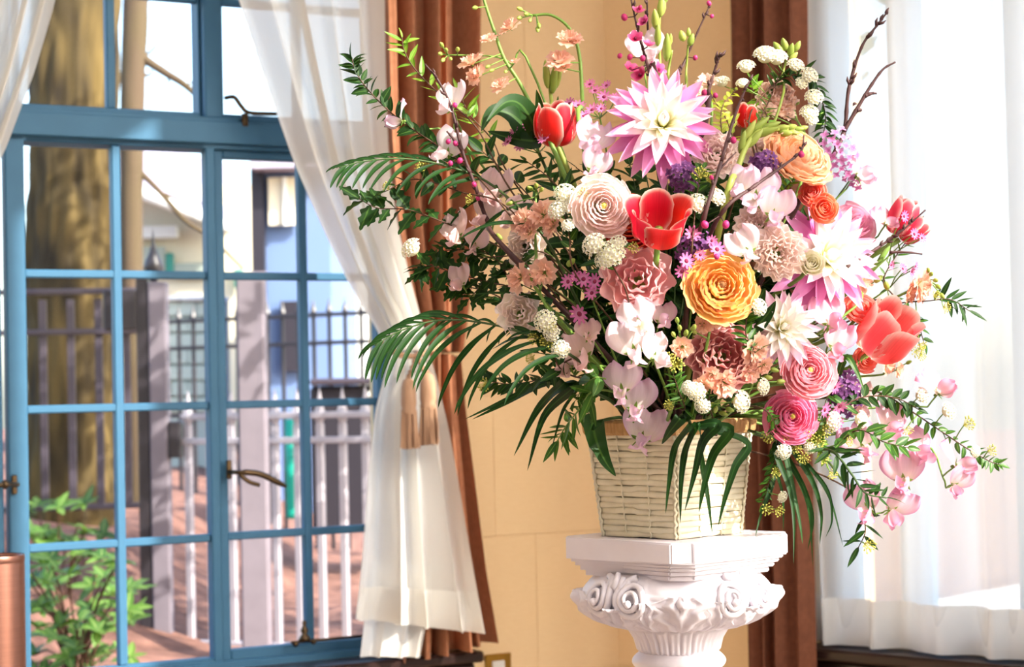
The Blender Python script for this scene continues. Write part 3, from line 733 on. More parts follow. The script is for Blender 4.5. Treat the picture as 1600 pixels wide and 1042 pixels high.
shrub('glossy green shrub below the left window panes', 28, 212, 862, 1066, 6.9, 46, 4, 34)
shrub('darker green shrub in front of the big trunk', 20, 165, 786, 880, 8.6, 20, 6, 28)

# ------------------------------------------------------------------ pedestal: worn plaster capital on a column
PD = 2.5
pc = P(1056, 838, PD); PX, PY = pc.x, pc.y
ang = math.radians(43)
SLAB_T = 1.158; SLAB_B = 1.131
ped = thing('pedestal', 'white plaster pedestal with acanthus capital and chamfered square top', 'pedestal', (PX, PY, 0), mat4=Matrix.Translation((PX, PY, 0)) @ Matrix.Rotation(ang, 4, 'Z'))
def prism(poly, z0, z1, bev=.002):
    bm = bmesh.new(); lo = [bm.verts.new((x, y, z0)) for x, y in poly]; hi = [bm.verts.new((x, y, z1)) for x, y in poly]; n = len(poly)
    bm.faces.new(lo[::-1]); bm.faces.new(hi)
    for i in range(n): bm.faces.new((lo[i], lo[(i + 1) % n], hi[(i + 1) % n], hi[i]))
    bmesh.ops.bevel(bm, geom=list(bm.edges), offset=bev, segments=2, affect='EDGES')
    bm.verts.index_update(); b = MB(); b.add([v.co[:] for v in bm.verts], [tuple(v.index for v in f.verts) for f in bm.faces]); bm.free(); return b
def abacus(h, c, scoop=0.0):
    """square of half side h, corners cut by c, sides scooped a little"""
    out = []
    for k in range(4):
        R = Matrix.Rotation(k * PI / 2, 2)
        for x, y in ((h, -h + c), (h - scoop, 0), (h, h - c), (h - c, h)):
            v = R @ Vector((x, y)); out.append((v.x, v.y))
    return out
hs_ = .1110; ch = .0195
ob('slab', prism(abacus(hs_, ch, .002), SLAB_B, SLAB_T).me('slab', M_plaster, False), ped)
b = MB(); 
for z0, z1, s in ((SLAB_B - .004, SLAB_B, .97), (SLAB_B - .009, SLAB_B - .004, .935), (SLAB_B - .015, SLAB_B - .009, .895), (SLAB_B - .022, SLAB_B - .015, .85)):
    q = prism(abacus(hs_ * s, ch * 1.1, .004), z0, z1, .0015); b.add(q.V, q.F)
ob('moulding', b.me('moulding', M_plaster, False), ped)
# bell of the capital: rounded square that swells out and draws in to the neck, carved in relief
ZB, ZT = 1.040, SLAB_B - .018
def bell_r(w, t):
    """outline radius: t = 0 at the neck, 1 under the slab"""
    prof = np.interp(t, [0, .05, .14, .30, .50, .68, .84, 1.0], [.068, .088, .104, .117, .1225, .121, .112, .100])
    sq = (abs(math.cos(w)) ** 5 + abs(math.sin(w)) ** 5) ** (-1 / 5)             # 1 .. 1.15 at the corners
    k = .30 * np.interp(t, [0, .15, .5, 1], [0, .3, 1, .9])
    return prof * ((1 - k) + k * sq) * .955
def lobe(x): return max(0.0, math.cos(x))
def relief(w, t):
    a = 0.0
    u = (w / (PI / 4)) % 1.0                                                     # eight leaves round the bell
    d = (u - .5) * 2                                                            # -1 .. 1 across one leaf
    leaf = max(0.0, 1 - abs(d) / (.98 - .35 * max(0, t - .55) / .45)) ** .5
    fan = math.sin(d * 9 + math.copysign(1, d) * t * 5) * .5 + .5
    a += leaf * (.0035 + .0038 * fan) * min(1, t * 6) * (1 - max(0, t - .8) * 4)
    a += .004 * math.exp(-(d / .09) ** 2) * min(1, t * 5) * (1 if t < .75 else 0)
    a += .0012 * math.sin(w * 23 + t * 19) * math.sin(t * 31)
    return a
nu, nv = 288, 72; V = []; UV = []
for j in range(nv + 1):
    t = j / nv
    for i in range(nu):
        w = 2 * PI * i / nu; r_ = bell_r(w, t) + relief(w, t) * .45
        V.append((r_ * math.cos(w), r_ * math.sin(w), ZB + (ZT - ZB) * t)); UV.append((i / nu, t))
F = [(j * nu + i, j * nu + (i + 1) % nu, (j + 1) * nu + (i + 1) % nu, (j + 1) * nu + i) for j in range(nv) for i in range(nu)]
ob('bell', mesh('bell', V, F, M_plaster, UV), ped)
def acanthus(w0, tb, tt, half, curl, name='acanthus_leaf', lift=.005):
    """a carved leaf that climbs the bell and curls forward at its tip"""
    nu, nv = 32, 22; V = []; UV = []
    for j in range(nv + 1):
        v = j / nv; t = tb + (tt - tb) * min(v, .86) / .86
        wid = half * (.55 + .45 * math.sin(PI * min(1, v * 1.05)) ** .7) * (1 - .55 * max(0, v - .7) / .3)
        lob = 1 + .16 * math.sin(v * 22)
        for i in range(nu + 1):
            s = i / nu * 2 - 1; w = w0 + s * wid * lob
            r_ = bell_r(w, min(t, 1)) + lift * (1 - .75 * s * s) * (1 - .55 * v ** 3) + 0.006 * (math.sin(s * 10 - math.copysign(1, s) * v * 7)) * (1 - s * s) * (1 - .3 * v) + .0035 * math.exp(-(s / .10) ** 2)
            z = ZB + (ZT - ZB) * t
            if v > .72:
                k = (v - .72) / .28; r_ += curl * math.sin(k * PI * .75) * (1 - .5 * s * s); z -= curl * .75 * (1 - math.cos(k * PI * .8)) * .6
            V.append((r_ * math.cos(w), r_ * math.sin(w), z)); UV.append((i / nu, v))
    F = [(j * (nu + 1) + i, j * (nu + 1) + i + 1, (j + 1) * (nu + 1) + i + 1, (j + 1) * (nu + 1) + i) for j in range(nv) for i in range(nu)]
    return ob(name, mesh(name, V, F, M_plaster, UV), ped)
for k in range(4):
    acanthus(PI / 4 + k * PI / 2, .0, .70, .36, .004, lift=.006)
    acanthus(k * PI / 2, .0, .50, .26, .010, lift=.007)
    for sg in (-1, 1): acanthus(k * PI / 2 + sg * .36, .0, .62, .18, .008, lift=.004)
# volutes: spiral scrolls carved high on the faces
for k in range(4):
    for sg in (-1, 1):
        w0 = k * PI / 2 + sg * .235; pts = []
        for i in range(54):
            a = i / 53 * 2.5 * 2 * PI; rr = .0255 * (1 - .80 * i / 53)
            th = PI / 2 + a * sg
            z = ZB + (ZT - ZB) * .62 + rr * math.sin(th); w = w0 + rr * math.cos(th) / .125
            t = (z - ZB) / (ZT - ZB); r_ = bell_r(w, min(max(t, 0), 1)) + .0045 + .006 * i / 53
            pts.append(Vector((r_ * math.cos(w), r_ * math.sin(w), z)))
        b = MB().tube(pts, list(np.linspace(.0050, .0024, len(pts))), 8); b.blob(pts[-1], .0052)
        ob('volute', b.me('volute', M_plaster), ped)
for k in range(4):      # the leaf boss below the middle of each slab side, and corner knobs
    w = k * PI / 2; r_ = bell_r(w, .9); b = MB()
    for i in range(-2, 3):
        a = w + i * .075
        b.tube([Vector((r_ * math.cos(w), r_ * math.sin(w), ZT - .035)), Vector(((r_ + .012) * math.cos(a), (r_ + .012) * math.sin(a), ZT - .012 - abs(i) * .003)), Vector(((r_ + .006) * math.cos(a * 1.0), (r_ + .006) * math.sin(a), ZT + .004 - abs(i) * .005))], [.003, .006, .003], 8)
    ob('leaf_boss', b.me('leaf_boss', M_plaster), ped)
    w = PI / 4 + k * PI / 2; r_ = bell_r(w, .5)
    ob('corner_knob', MB().blob(Vector(((r_ + .002) * math.cos(w), (r_ + .002) * math.sin(w), ZB + (ZT - ZB) * .58)), .0085, (math.cos(w), math.sin(w), -.3), 1.5, 12, 8).me('corner_knob', M_plaster), ped)
# fluted collar, torus, shaft and foot
nu, nv = 192, 22; V = []; UV = []
for j in range(nv + 1):
    t = j / nv; z = 1.006 + (ZB + .004 - 1.006) * t
    r0 = np.interp(t, [0, .12, .5, .80, .90, 1], [.049, .051, .055, .062, .069, .068])
    for i in range(nu):
        w = 2 * PI * i / nu; u = (w / (2 * PI / 24)) % 1 * 2 - 1
        tongue = (1 - u * u) ** .5 * .0042 * (1 if t < .82 else 0) * min(1, t * 8) - (.0022 * math.exp(-(u / .25) ** 2) if t < .8 else 0)
        V.append(((r0 + tongue) * math.cos(w), (r0 + tongue) * math.sin(w), z)); UV.append((i / nu, t))
F = [(j * nu + i, j * nu + (i + 1) % nu, (j + 1) * nu + (i + 1) % nu, (j + 1) * nu + i) for j in range(nv) for i in range(nu)]
ob('fluted_collar', mesh('fluted_collar', V, F, M_plaster, UV), ped)
tor = [(.050 + .011 * math.sin(PI * i / 14), 1.008 - .026 * i / 14) for i in range(15)]
ob('torus_ring', MB().lathe(tor, 64).me('torus_ring', M_plaster), ped)
ob('column_shaft', MB().lathe([(.050, .984), (.052, .975), (.052, .96), (.050, .95), (.053, .6), (.055, .2), (.058, .19), (.058, .16)], 48).me('column_shaft', M_plaster), ped)
ob('column_foot', prism(abacus(.10, .012, 0), 0, .06).me('column_foot', M_plaster, False), ped)
ob('column_base', MB().lathe([(.090, .06), (.096, .08), (.092, .10), (.070, .115), (.066, .13), (.076, .145), (.072, .16), (.058, .17)], 48).me('column_base', M_plaster), ped)

# ------------------------------------------------------------------ basket
BZ0, BZ1 = SLAB_T + .001, SLAB_T + .150
bc = P(1050, 830, PD - .005); BX, BY = bc.x, bc.y
bang = math.radians(44.5)
bk = thing('wicker_basket', 'white wicker basket with raffia rim standing on the pedestal', 'basket', mat4=Matrix.Translation((BX, BY, 0)) @ Matrix.Rotation(bang, 4, 'Z'))
def bhalf(t): return .0625 + (.0755 - .0625) * t
rows = 18; nst = 3
def strand(j):
    t0 = j / rows * .89; z = BZ0 + (BZ1 - BZ0) * (t0 + .024); h = (BZ1 - BZ0) * .89 / rows * .53
    hs = bhalf(t0 + .02); pts = []; nsd = 24
    r = random.Random(j * 7)
    sag = [r.uniform(-.0012, .0012) for _ in range(16)]
    for k in range(4):
        R = Matrix.Rotation(k * PI / 2, 3, 'Z')
        for i in range(nsd):
            s = i / nsd * 2 - 1
            wv = .0011 * math.cos((s * nst * .5 + .5 + (j % 2)) * PI * 1.0)
            cr = max(0, abs(s) - .93) / .07
            pts.append(R @ Vector((hs + wv - .002 * cr * cr, s * hs, z + sag[(k * 4 + int((s + 1) * 2)) % 16] * (1 - s * s))))
    n = len(pts); V = []; F = []
    for i, p in enumerate(pts):
        a = pts[(i + 1) % n] - pts[i - 1]; nrm = Vector((a.y, -a.x, 0)).normalized()
        for q in range(8):
            w = 2 * PI * q / 8; V.append(p + nrm * (.0021 * math.cos(w)) + Vector((0, 0, h * math.copysign(abs(math.sin(w)) ** .6, math.sin(w)))))
    F = [(i * 8 + q, i * 8 + (q + 1) % 8, ((i + 1) % n) * 8 + (q + 1) % 8, ((i + 1) % n) * 8 + q) for i in range(n) for q in range(8)]
    return mesh('wicker_strand', V, F, M_wicker)
for j in range(rows): ob('wicker_strand', strand(j), bk)
lin = MB(); 
V = []
for t in (0, 1):
    h = bhalf(t * .9) - .0045; z = BZ0 + (BZ1 - BZ0) * (.01 + .95 * t)
    V += [(h, h, z), (-h, h, z), (-h, -h, z), (h, -h, z)]
lin.add(V, [(0, 1, 5, 4), (1, 2, 6, 5), (2, 3, 7, 6), (3, 0, 4, 7), (3, 2, 1, 0)])
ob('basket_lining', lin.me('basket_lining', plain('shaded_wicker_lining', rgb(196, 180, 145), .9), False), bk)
for k in range(4):
    R = Matrix.Rotation(k * PI / 2, 3, 'Z')
    for i in range(nst + 1):
        s = (i / nst * 2 - 1) * .985
        pts = []
        for q in range(2 * rows + 1):
            t = q / (2 * rows) * .90; hh = bhalf(t)
            off = .0042 + .0010 * math.cos(q * PI) if 0 < i < nst else .0035 + .002 * math.cos(q * PI)
            pts.append(R @ Vector((hh + off * (.55 if 0 < i < nst else .6), s * hh + (.0012 * math.sin(q * PI / 2)), BZ0 + (BZ1 - BZ0) * t)))
        ob('wicker_stake', MB().tube(pts, .0011 if 0 < i < nst else .0022, 5).me('wicker_stake', M_wicker), bk)
V = []; F = []                                  # raffia-bound rim
m = 240
for i in range(m):
    k = i * 4 // m; s = ((i * 4 / m) % 1) * 2 - 1; R = Matrix.Rotation(k * PI / 2, 3, 'Z')
    e = .0007 * ((i * 7919) % 13 / 13 - .5)
    for (dx, t) in ((-.006, .875), (.0035, .875), (.0055, .90), (.0058, .98), (.0035, 1.0), (-.006, 1.0)):
        hh = bhalf(t); V.append(R @ Vector((hh + dx + e, s * (hh + dx + e), BZ0 + (BZ1 - BZ0) * t + e * .6)))
F = [(i * 6 + q, ((i + 1) % m) * 6 + q, ((i + 1) % m) * 6 + (q + 1) % 6, i * 6 + (q + 1) % 6) for i in range(m) for q in range(6)]
ob('raffia_rim', mesh('raffia_rim', V, F, M_raffia, None, False), bk)
hm = bhalf(.85) - .006
fm = MB(); nn = 14
for j in range(nn + 1):
    for i in range(nn + 1):
        x = (i / nn * 2 - 1); y = (j / nn * 2 - 1)
        fm.V.append((x * hm, y * hm, BZ0 + .128 + .035 * (1 - x * x) * (1 - y * y) + rnd.uniform(-.004, .004))); fm.UV.append((0, 0))
fm.F = [(j * (nn + 1) + i, j * (nn + 1) + i + 1, (j + 1) * (nn + 1) + i + 1, (j + 1) * (nn + 1) + i) for j in range(nn) for i in range(nn)]
b = len(fm.V); fm.V += [(-hm * .8, -hm * .8, BZ0 + .01), (hm * .8, -hm * .8, BZ0 + .01), (hm * .8, hm * .8, BZ0 + .01), (-hm * .8, hm * .8, BZ0 + .01)]; fm.UV += [(0, 0)] * 4
c0, c1_, c2_, c3_ = 0, nn, (nn + 1) * (nn + 1) - 1, nn * (nn + 1)
fm.F += [(b + 3, b + 2, b + 1, b), (b, b + 1, c1_, c0), (b + 1, b + 2, c2_, c1_), (b + 2, b + 3, c3_, c2_), (b + 3, b, c0, c3_)]
ob('floral_foam', fm.me('floral_foam', M_foam), bk)

# ------------------------------------------------------------------ flowers: shapes
def C3(*a): return rgb(*a)
WHITE = rgb(252, 248, 244)
M_dah_in = petal_mat('dahlia_white', [(0, C3(222, 214, 84)), (.22, C3(248, 244, 196)), (.5, C3(254, 248, 240)), (1, C3(255, 248, 246))], trans=.3, streak=.06)
M_dah_mid = petal_mat('dahlia_blush', [(0, C3(236, 230, 130)), (.3, C3(252, 238, 232)), (.75, C3(246, 196, 224)), (1, C3(252, 226, 238))], trans=.3, streak=.08)
M_dah_out = petal_mat('dahlia_pink', [(0, C3(226, 120, 184)), (.5, C3(234, 130, 198)), (.85, C3(242, 168, 216)), (1, C3(253, 224, 240))], trans=.35, streak=.10)
M_tul_red = petal_mat('tulip_red_white', [(0, C3(236, 60, 40)), (.55, C3(222, 22, 30)), (.86, C3(224, 40, 48)), (1, C3(248, 200, 180))], C3(252, 226, 210), 9.0, .35, .45, .14, .3)
M_tul_pink = petal_mat('tulip_coral_white', [(0, C3(252, 150, 120)), (.3, C3(243, 76, 86)), (.75, C3(244, 92, 98)), (1, C3(252, 206, 194))], C3(254, 222, 214), 4.0, .4, .45, .16, .3)
M_tul_out = petal_mat('tulip_outer', [(0, C3(220, 50, 80)), (.5, C3(204, 30, 60)), (.85, C3(220, 60, 84)), (1, C3(250, 206, 200))], C3(250, 206, 200), 5.0, .3, .45, .12, .3)
M_ran_pale = petal_mat('ranunculus_pale', [(0, C3(236, 228, 176)), (.45, C3(253, 236, 226)), (1, C3(253, 226, 228))], C3(255, 242, 242), 6, .45)
M_ran_yel = petal_mat('ranunculus_yellow', [(0, C3(222, 150, 72)), (.5, C3(251, 206, 122)), (1, C3(252, 212, 140))], C3(252, 188, 146), 6, .42)
M_ran_peach = petal_mat('ranunculus_peach', [(0, C3(236, 176, 120)), (.5, C3(250, 202, 160)), (1, C3(252, 208, 174))], C3(253, 220, 190), 6, .45, streak=.06)
M_ran_pink = petal_mat('ranunculus_pink', [(0, C3(246, 224, 214)), (.5, C3(248, 180, 192)), (1, C3(244, 160, 180))], C3(255, 226, 226), 6, .42)
M_ran_hot = petal_mat('ranunculus_hot', [(0, C3(252, 212, 208)), (.5, C3(245, 156, 188)), (1, C3(241, 124, 172))], C3(251, 190, 212), 7, .42)
M_rose = petal_mat('rose_coral', [(0, C3(252, 190, 130)), (.5, C3(250, 146, 108)), (1, C3(249, 138, 112))], C3(253, 170, 146), 6, .45)
M_rose_pk = petal_mat('rose_coral_pink', [(0, C3(252, 180, 150)), (.5, C3(248, 144, 128)), (1, C3(246, 136, 128))], C3(252, 172, 162), 6, .45)
M_lis = petal_mat('lisianthus_rose', [(0, C3(234, 172, 164)), (.5, C3(244, 186, 188)), (1, C3(248, 200, 202))], C3(252, 220, 218), 6, .45)
M_lis_dusk = petal_mat('dusty_rose', [(0, C3(206, 130, 130)), (.5, C3(224, 152, 154)), (1, C3(242, 188, 186))], C3(248, 212, 208), 6, .42)
M_lis_w = petal_mat('lisianthus_ivory', [(0, C3(236, 226, 190)), (.5, C3(248, 234, 222)), (1, C3(248, 230, 226))], C3(250, 234, 232), 6, .42)
M_carn = petal_mat('carnation_pale', [(0, C3(252, 226, 216)), (.5, C3(254, 236, 228)), (1, C3(255, 240, 236))], C3(255, 246, 244), 6, .48)
M_pea_lil = petal_mat('pea_lilac_white', [(0, C3(244, 236, 214)), (.4, C3(249, 230, 236)), (1, C3(244, 214, 232))], C3(234, 190, 222), 5, .42, streak=.06)
M_pea_w = petal_mat('pea_white', [(0, C3(240, 236, 206)), (.3, C3(252, 240, 240)), (1, C3(251, 234, 240))], C3(246, 216, 232), 6, .42, streak=.05)
M_pea_p = petal_mat('pea_pink', [(0, C3(248, 236, 216)), (.35, C3(247, 212, 220)), (1, C3(238, 178, 204))], C3(230, 156, 196), 5, .42, streak=.07)
M_pea_b = petal_mat('pea_blush', [(0, C3(240, 216, 196)), (.4, C3(242, 208, 200)), (1, C3(240, 202, 204))], C3(242, 210, 214), 6, .4, streak=.06)
M_stock = petal_mat('stock_peach', [(0, C3(246, 206, 150)), (.4, C3(250, 206, 180)), (1, C3(248, 196, 176))], C3(250, 210, 196), 6, .45, streak=.06)
M_stock_p = petal_mat('stock_pale', [(0, C3(246, 214, 170)), (.4, C3(250, 216, 196)), (1, C3(250, 212, 200))], C3(252, 226, 218), 5, .4, streak=.06)
M_plum = petal_mat('plum_blossom', [(0, C3(190, 20, 84)), (.5, C3(226, 84, 148)), (1, C3(240, 136, 184))], None, trans=.35)
M_plumbud = plain('plum_bud', rgb(180, 40, 104), .5)
M_daisy = petal_mat('daisy_pink', [(0, C3(240, 190, 222)), (.5, C3(222, 130, 184)), (1, C3(214, 112, 176))], None, trans=.35)
M_disc = plain('daisy_disc', rgb(124, 24, 66), .7)
M_lilac = petal_mat('lilac', [(0, C3(92, 50, 104)), (.6, C3(124, 76, 132)), (1, C3(144, 98, 152))], None, trans=.3)
M_lilac_l = petal_mat('lilac_light', [(0, C3(214, 120, 180)), (.6, C3(214, 150, 204)), (1, C3(226, 176, 220))], None, trans=.4)
M_umbel = petal_mat('umbel_white', [(0, C3(220, 216, 130)), (.5, C3(248, 246, 226)), (1, C3(250, 248, 238))], None, trans=.3)
M_umbud = plain('umbel_bud', rgb(190, 186, 84), .6)
M_bark_tw = plain('twig_bark', rgb(74, 44, 44), .6, noise=.5, scale=120)
M_bud = leaf_mat('green_bud', rgb(170, 180, 90), rgb(140, 160, 70), None, .25)
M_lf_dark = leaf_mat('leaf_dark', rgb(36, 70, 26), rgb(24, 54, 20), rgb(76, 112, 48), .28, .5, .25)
M_lf_mid = leaf_mat('leaf_mid', rgb(64, 108, 34), rgb(46, 88, 28), rgb(120, 160, 70), .35)
M_lf_lite = leaf_mat('leaf_light', rgb(126, 164, 52), rgb(98, 146, 44), rgb(170, 196, 90), .4)
M_lf_yel = leaf_mat('leaf_yellow', rgb(184, 190, 72), rgb(150, 168, 60), rgb(210, 210, 120), .4)
M_palm = leaf_mat('palm_leaf', rgb(30, 66, 24), rgb(22, 54, 20), rgb(52, 96, 40), .3, .5, .22)
M_sepal = leaf_mat('sepal', rgb(126, 156, 72), rgb(104, 138, 60), None, .3)
M_stem2 = plain('flower_stem', rgb(112, 146, 62), .5)
M_stem_d = plain('dark_stem', rgb(60, 84, 40), .55)

BOUQ = (1050, 400)
def shell(px, py):
    k = 1 - ((px - 1050) / 290.0) ** 2 - ((py - 410) / 290.0) ** 2
    return PD - .17 * math.sqrt(max(0.0, k))
MOUTH = Vector((BX, BY, BZ1))
rs = random.Random(77)
def stem_base():
    a = rs.uniform(0, 6.28); q = math.sqrt(rs.random()) * .045
    return MOUTH + Vector((q * math.cos(a), q * math.sin(a), -.035))
def out_dir(px, py, z=.6):
    return cdir((px - BOUQ[0]) / 300.0, (BOUQ[1] - py) / 300.0 + .12, z)
def tub(pts, r0, r1, n=5):
    m = len(pts); return MB().tube(pts, [r0 + (r1 - r0) * i / (m - 1) for i in range(m)], n)
def bez(a, b, c, d, n=9):
    return [a * (1 - t) ** 3 + b * 3 * t * (1 - t) ** 2 + c * 3 * t * t * (1 - t) + d * t ** 3 for t in (i / n for i in range(n + 1))]
def head_stem(t, T, base, head, face, r, mat=None):
    L = (head - base).length
    p = bez(base, base + Vector((0, 0, L * .35)) + (head - base) * .1, head - face * L * .35, head - face * .004)
    return ob('stem', tub(p, r, r * .85, 6).me('stem', mat or M_stem2), t, T)

def flat_petal(name, mat, W, prof, bend=0.0, bend0=0.0, cup=0.0, ruf=0.0, rf=2.0, nu=6, nv=8, seed=0, notch=0.0):
    r = random.Random(seed); ph = r.uniform(0, 6.28); V = []; UV = []; y = z = 0.0
    for j in range(nv + 1):
        v = j / nv; th = bend0 + bend * v
        if j: y += math.cos(th) / nv; z += math.sin(th) / nv
        w = W * prof(v)
        for i in range(nu + 1):
            s = i / nu * 2 - 1
            k = cup * s * s * w + ruf * v * v * math.sin(rf * s * PI + ph) * (.4 + .6 * abs(s))
            if notch: k += .055 * v ** 3 * math.sin(5.2 * s * PI + ph * 2) + .03 * v * v * math.sin(9 * s + ph)
            back = notch * v * v * (1 - abs(s)) ** 2 * .35 + .10 * v * s * s * (1 if notch else 0)
            V.append((s * w, y - math.sin(th) * k - back * math.cos(th), z + math.cos(th) * k - back * math.sin(th))); UV.append((i / nu, v))
    F = [(j * (nu + 1) + i, j * (nu + 1) + i + 1, (j + 1) * (nu + 1) + i + 1, (j + 1) * (nu + 1) + i) for j in range(nv) for i in range(nu)]
    return mesh(name, V, F, mat, UV)
def rev_petal(name, mat, prof, A, k=.25, p=2.5, ruf=0.0, rf=3.0, nu=7, nv=7, seed=0, taper=.5):
    """a petal wrapped round the flower's axis; prof = [(radius, height) ...] from base to tip"""
    r = random.Random(seed); ph = r.uniform(0, 6.28); q = np.array(prof); x = np.linspace(0, 1, len(q))
    from_spl = lambda v, c: float(np.interp(v, x, q[:, c]))
    def sm(v, c): return (from_spl(max(0, v - .08), c) + 2 * from_spl(v, c) + from_spl(min(1, v + .08), c)) / 4
    V = []; UV = []
    for j in range(nv + 1):
        for i in range(nu + 1):
            s = i / nu * 2 - 1; v = j / nv; ve = v * (1 - k * abs(s) ** p)
            a = s * A * (taper + (1 - taper) * min(1, v * 1.8))
            rr = sm(ve, 0) * (1 + .06 * s) ; h = sm(ve, 1)
            wv = ruf * v * v * math.sin(rf * s * PI + ph)
            rr += wv; h += ruf * .6 * v * v * math.cos(rf * 1.3 * s * PI + ph)
            V.append((rr * math.cos(a), rr * math.sin(a), h)); UV.append((i / nu, v))
    F = [(j * (nu + 1) + i, j * (nu + 1) + i + 1, (j + 1) * (nu + 1) + i + 1, (j + 1) * (nu + 1) + i) for j in range(nv) for i in range(nu)]
    return mesh(name, V, F, mat, UV)
_cache = {}
def memo(key, fn):
    if key not in _cache: _cache[key] = fn()
    return _cache[key]
def sepal_mesh(n=5, L=1.0, W=.25, bend=-.5, cup=.4):
    b = MB(); sp = flat_petal('x', None, W, lambda v: (1 - v) ** .6 * (.7 + .6 * v), bend, .6, cup, nu=2, nv=3)
    for i in range(n): b.merge(sp, Matrix.Rotation(2 * PI * i / n, 4, 'Z') @ Matrix.Scale(L, 4))
    b.blob((0, 0, -.05), .18 * L, None, 1.3, 6, 4)
    bpy.data.meshes.remove(sp); return b.me('calyx', M_sepal)

# ------------------------------------------------------------------ flowers: builders (pixel place, pixel radius, facing right / up / towards)
def spot(px, py, off=0.0): d = shell(px, py) + off; return P(px, py, d), d
def start(name, label, cat, px, py, face, off=0.0, group=None):
    h, d = spot(px, py, off); b = stem_base()
    f = cdir(*face) if face else out_dir(px, py)
    t = thing(name, label, cat, b, group)
    return t, Matrix.Translation(-b), b, h, f, d / FPX
def dahlia(px, py, R, face, label, palette, off=-.02, roll=0.0, seed=1):
    t, T, b, h, f, u = start('dahlia', label, 'flower', px, py, face, off); r = random.Random(seed); R = R * u
    head_stem(t, T, b, h, f, .0035)
    B = basis(f, roll)
    pr = lambda v: (math.sin(PI * min(1, .12 + v * .88)) ** .55) * (.55 + .9 * v * (1 - v) * 2) * (1 - .12 * v)
    vs = {}
    for li, (n, ln, tilt, mk, wd) in enumerate([(4, .34, 8, 0, .17), (6, .46, 22, 0, .18), (8, .60, 38, 0, .17), (10, .76, 54, 0, .165), (11, .90, 70, 1, .155), (12, 1.02, 86, 2, .15), (12, 1.06, 102, 2, .15)]):
        mat = palette[mk]
        for i in range(n):
            key = ('dah', mat.name, li, i % 3)
            pm = memo(key, lambda: flat_petal('petal', mat, wd, pr, (-.35 if li > 1 else .5), .25, .55, .03, 1.0, 6, 8, i + li * 5))
            w = 2 * PI * (i + .5 * (li % 2)) / n + r.uniform(-.12, .12); th = math.radians(tilt + r.uniform(-8, 8))
            d_ = B @ Vector((math.cos(w) * math.sin(th), math.sin(w) * math.sin(th), math.cos(th)))
            nrm = B @ Vector((-math.cos(w) * math.cos(th), -math.sin(w) * math.cos(th), math.sin(th)))
            c = h + B @ Vector((math.cos(w), math.sin(w), 0)) * R * .07 - f * R * .03 * li
            s = R * ln * r.uniform(.9, 1.08)
            ob('petal', pm, t, T @ M4(ybasis(d_, nrm), c, (s * 1.0 / max(ln, .5) ** .3, s, s)))
    ob('calyx', memo('calyx', sepal_mesh), t, T @ M4(B, h - f * R * .26, R * .35))
    return t
def tulip(px, py, R, H, face, label, mats, opening=.35, off=-.03, roll=0.0, leaf=None):
    """px, py is the middle of the cup"""
    t, T, b, h, f, u = start('tulip', label, 'flower', px, py, face, off); R *= u; H *= u
    base = h - f * H * .5; head_stem(t, T, b, base + f * .003, f, .0042)
    B = basis(f, roll); q = H / R
    o = opening
    pin = [(.05, 0), (.62, .06 * q), (.92, .3 * q), (.90, .62 * q), (.70 + .42 * o, .88 * q), (.60 + .75 * o, 1.0 * q)]
    pout = [(.06, -.01), (.68, .04 * q), (1.0, .28 * q), (1.0, .6 * q), (.82 + .5 * o, .85 * q), (.70 + .9 * o, .95 * q)]
    mi = memo(('tin', mats[0].name, round(q, 2), o), lambda: rev_petal('petal', mats[0], pin, .74, .30, 2.2, .025, 1.5, 9, 10, 3, .25))
    mo = memo(('tout', mats[1].name, round(q, 2), o), lambda: rev_petal('petal', mats[1], pout, .74, .34, 2.0, .03, 1.2, 9, 10, 8, .25))
    for i in range(3):
        ob('petal', mi, t, T @ M4(B @ Matrix.Rotation(2 * PI * i / 3 + PI / 3, 3, 'Z'), base, R))
        ob('petal', mo, t, T @ M4(B @ Matrix.Rotation(2 * PI * i / 3, 3, 'Z'), base, R))
    ob('pistil', memo('pistil', lambda: MB().lathe([(.10, 0), (.14, .3), (.10, .6), (.16, .66), (.02, .72)], 8).me('pistil', M_bud)), t, T @ M4(B, base, R))
    return t
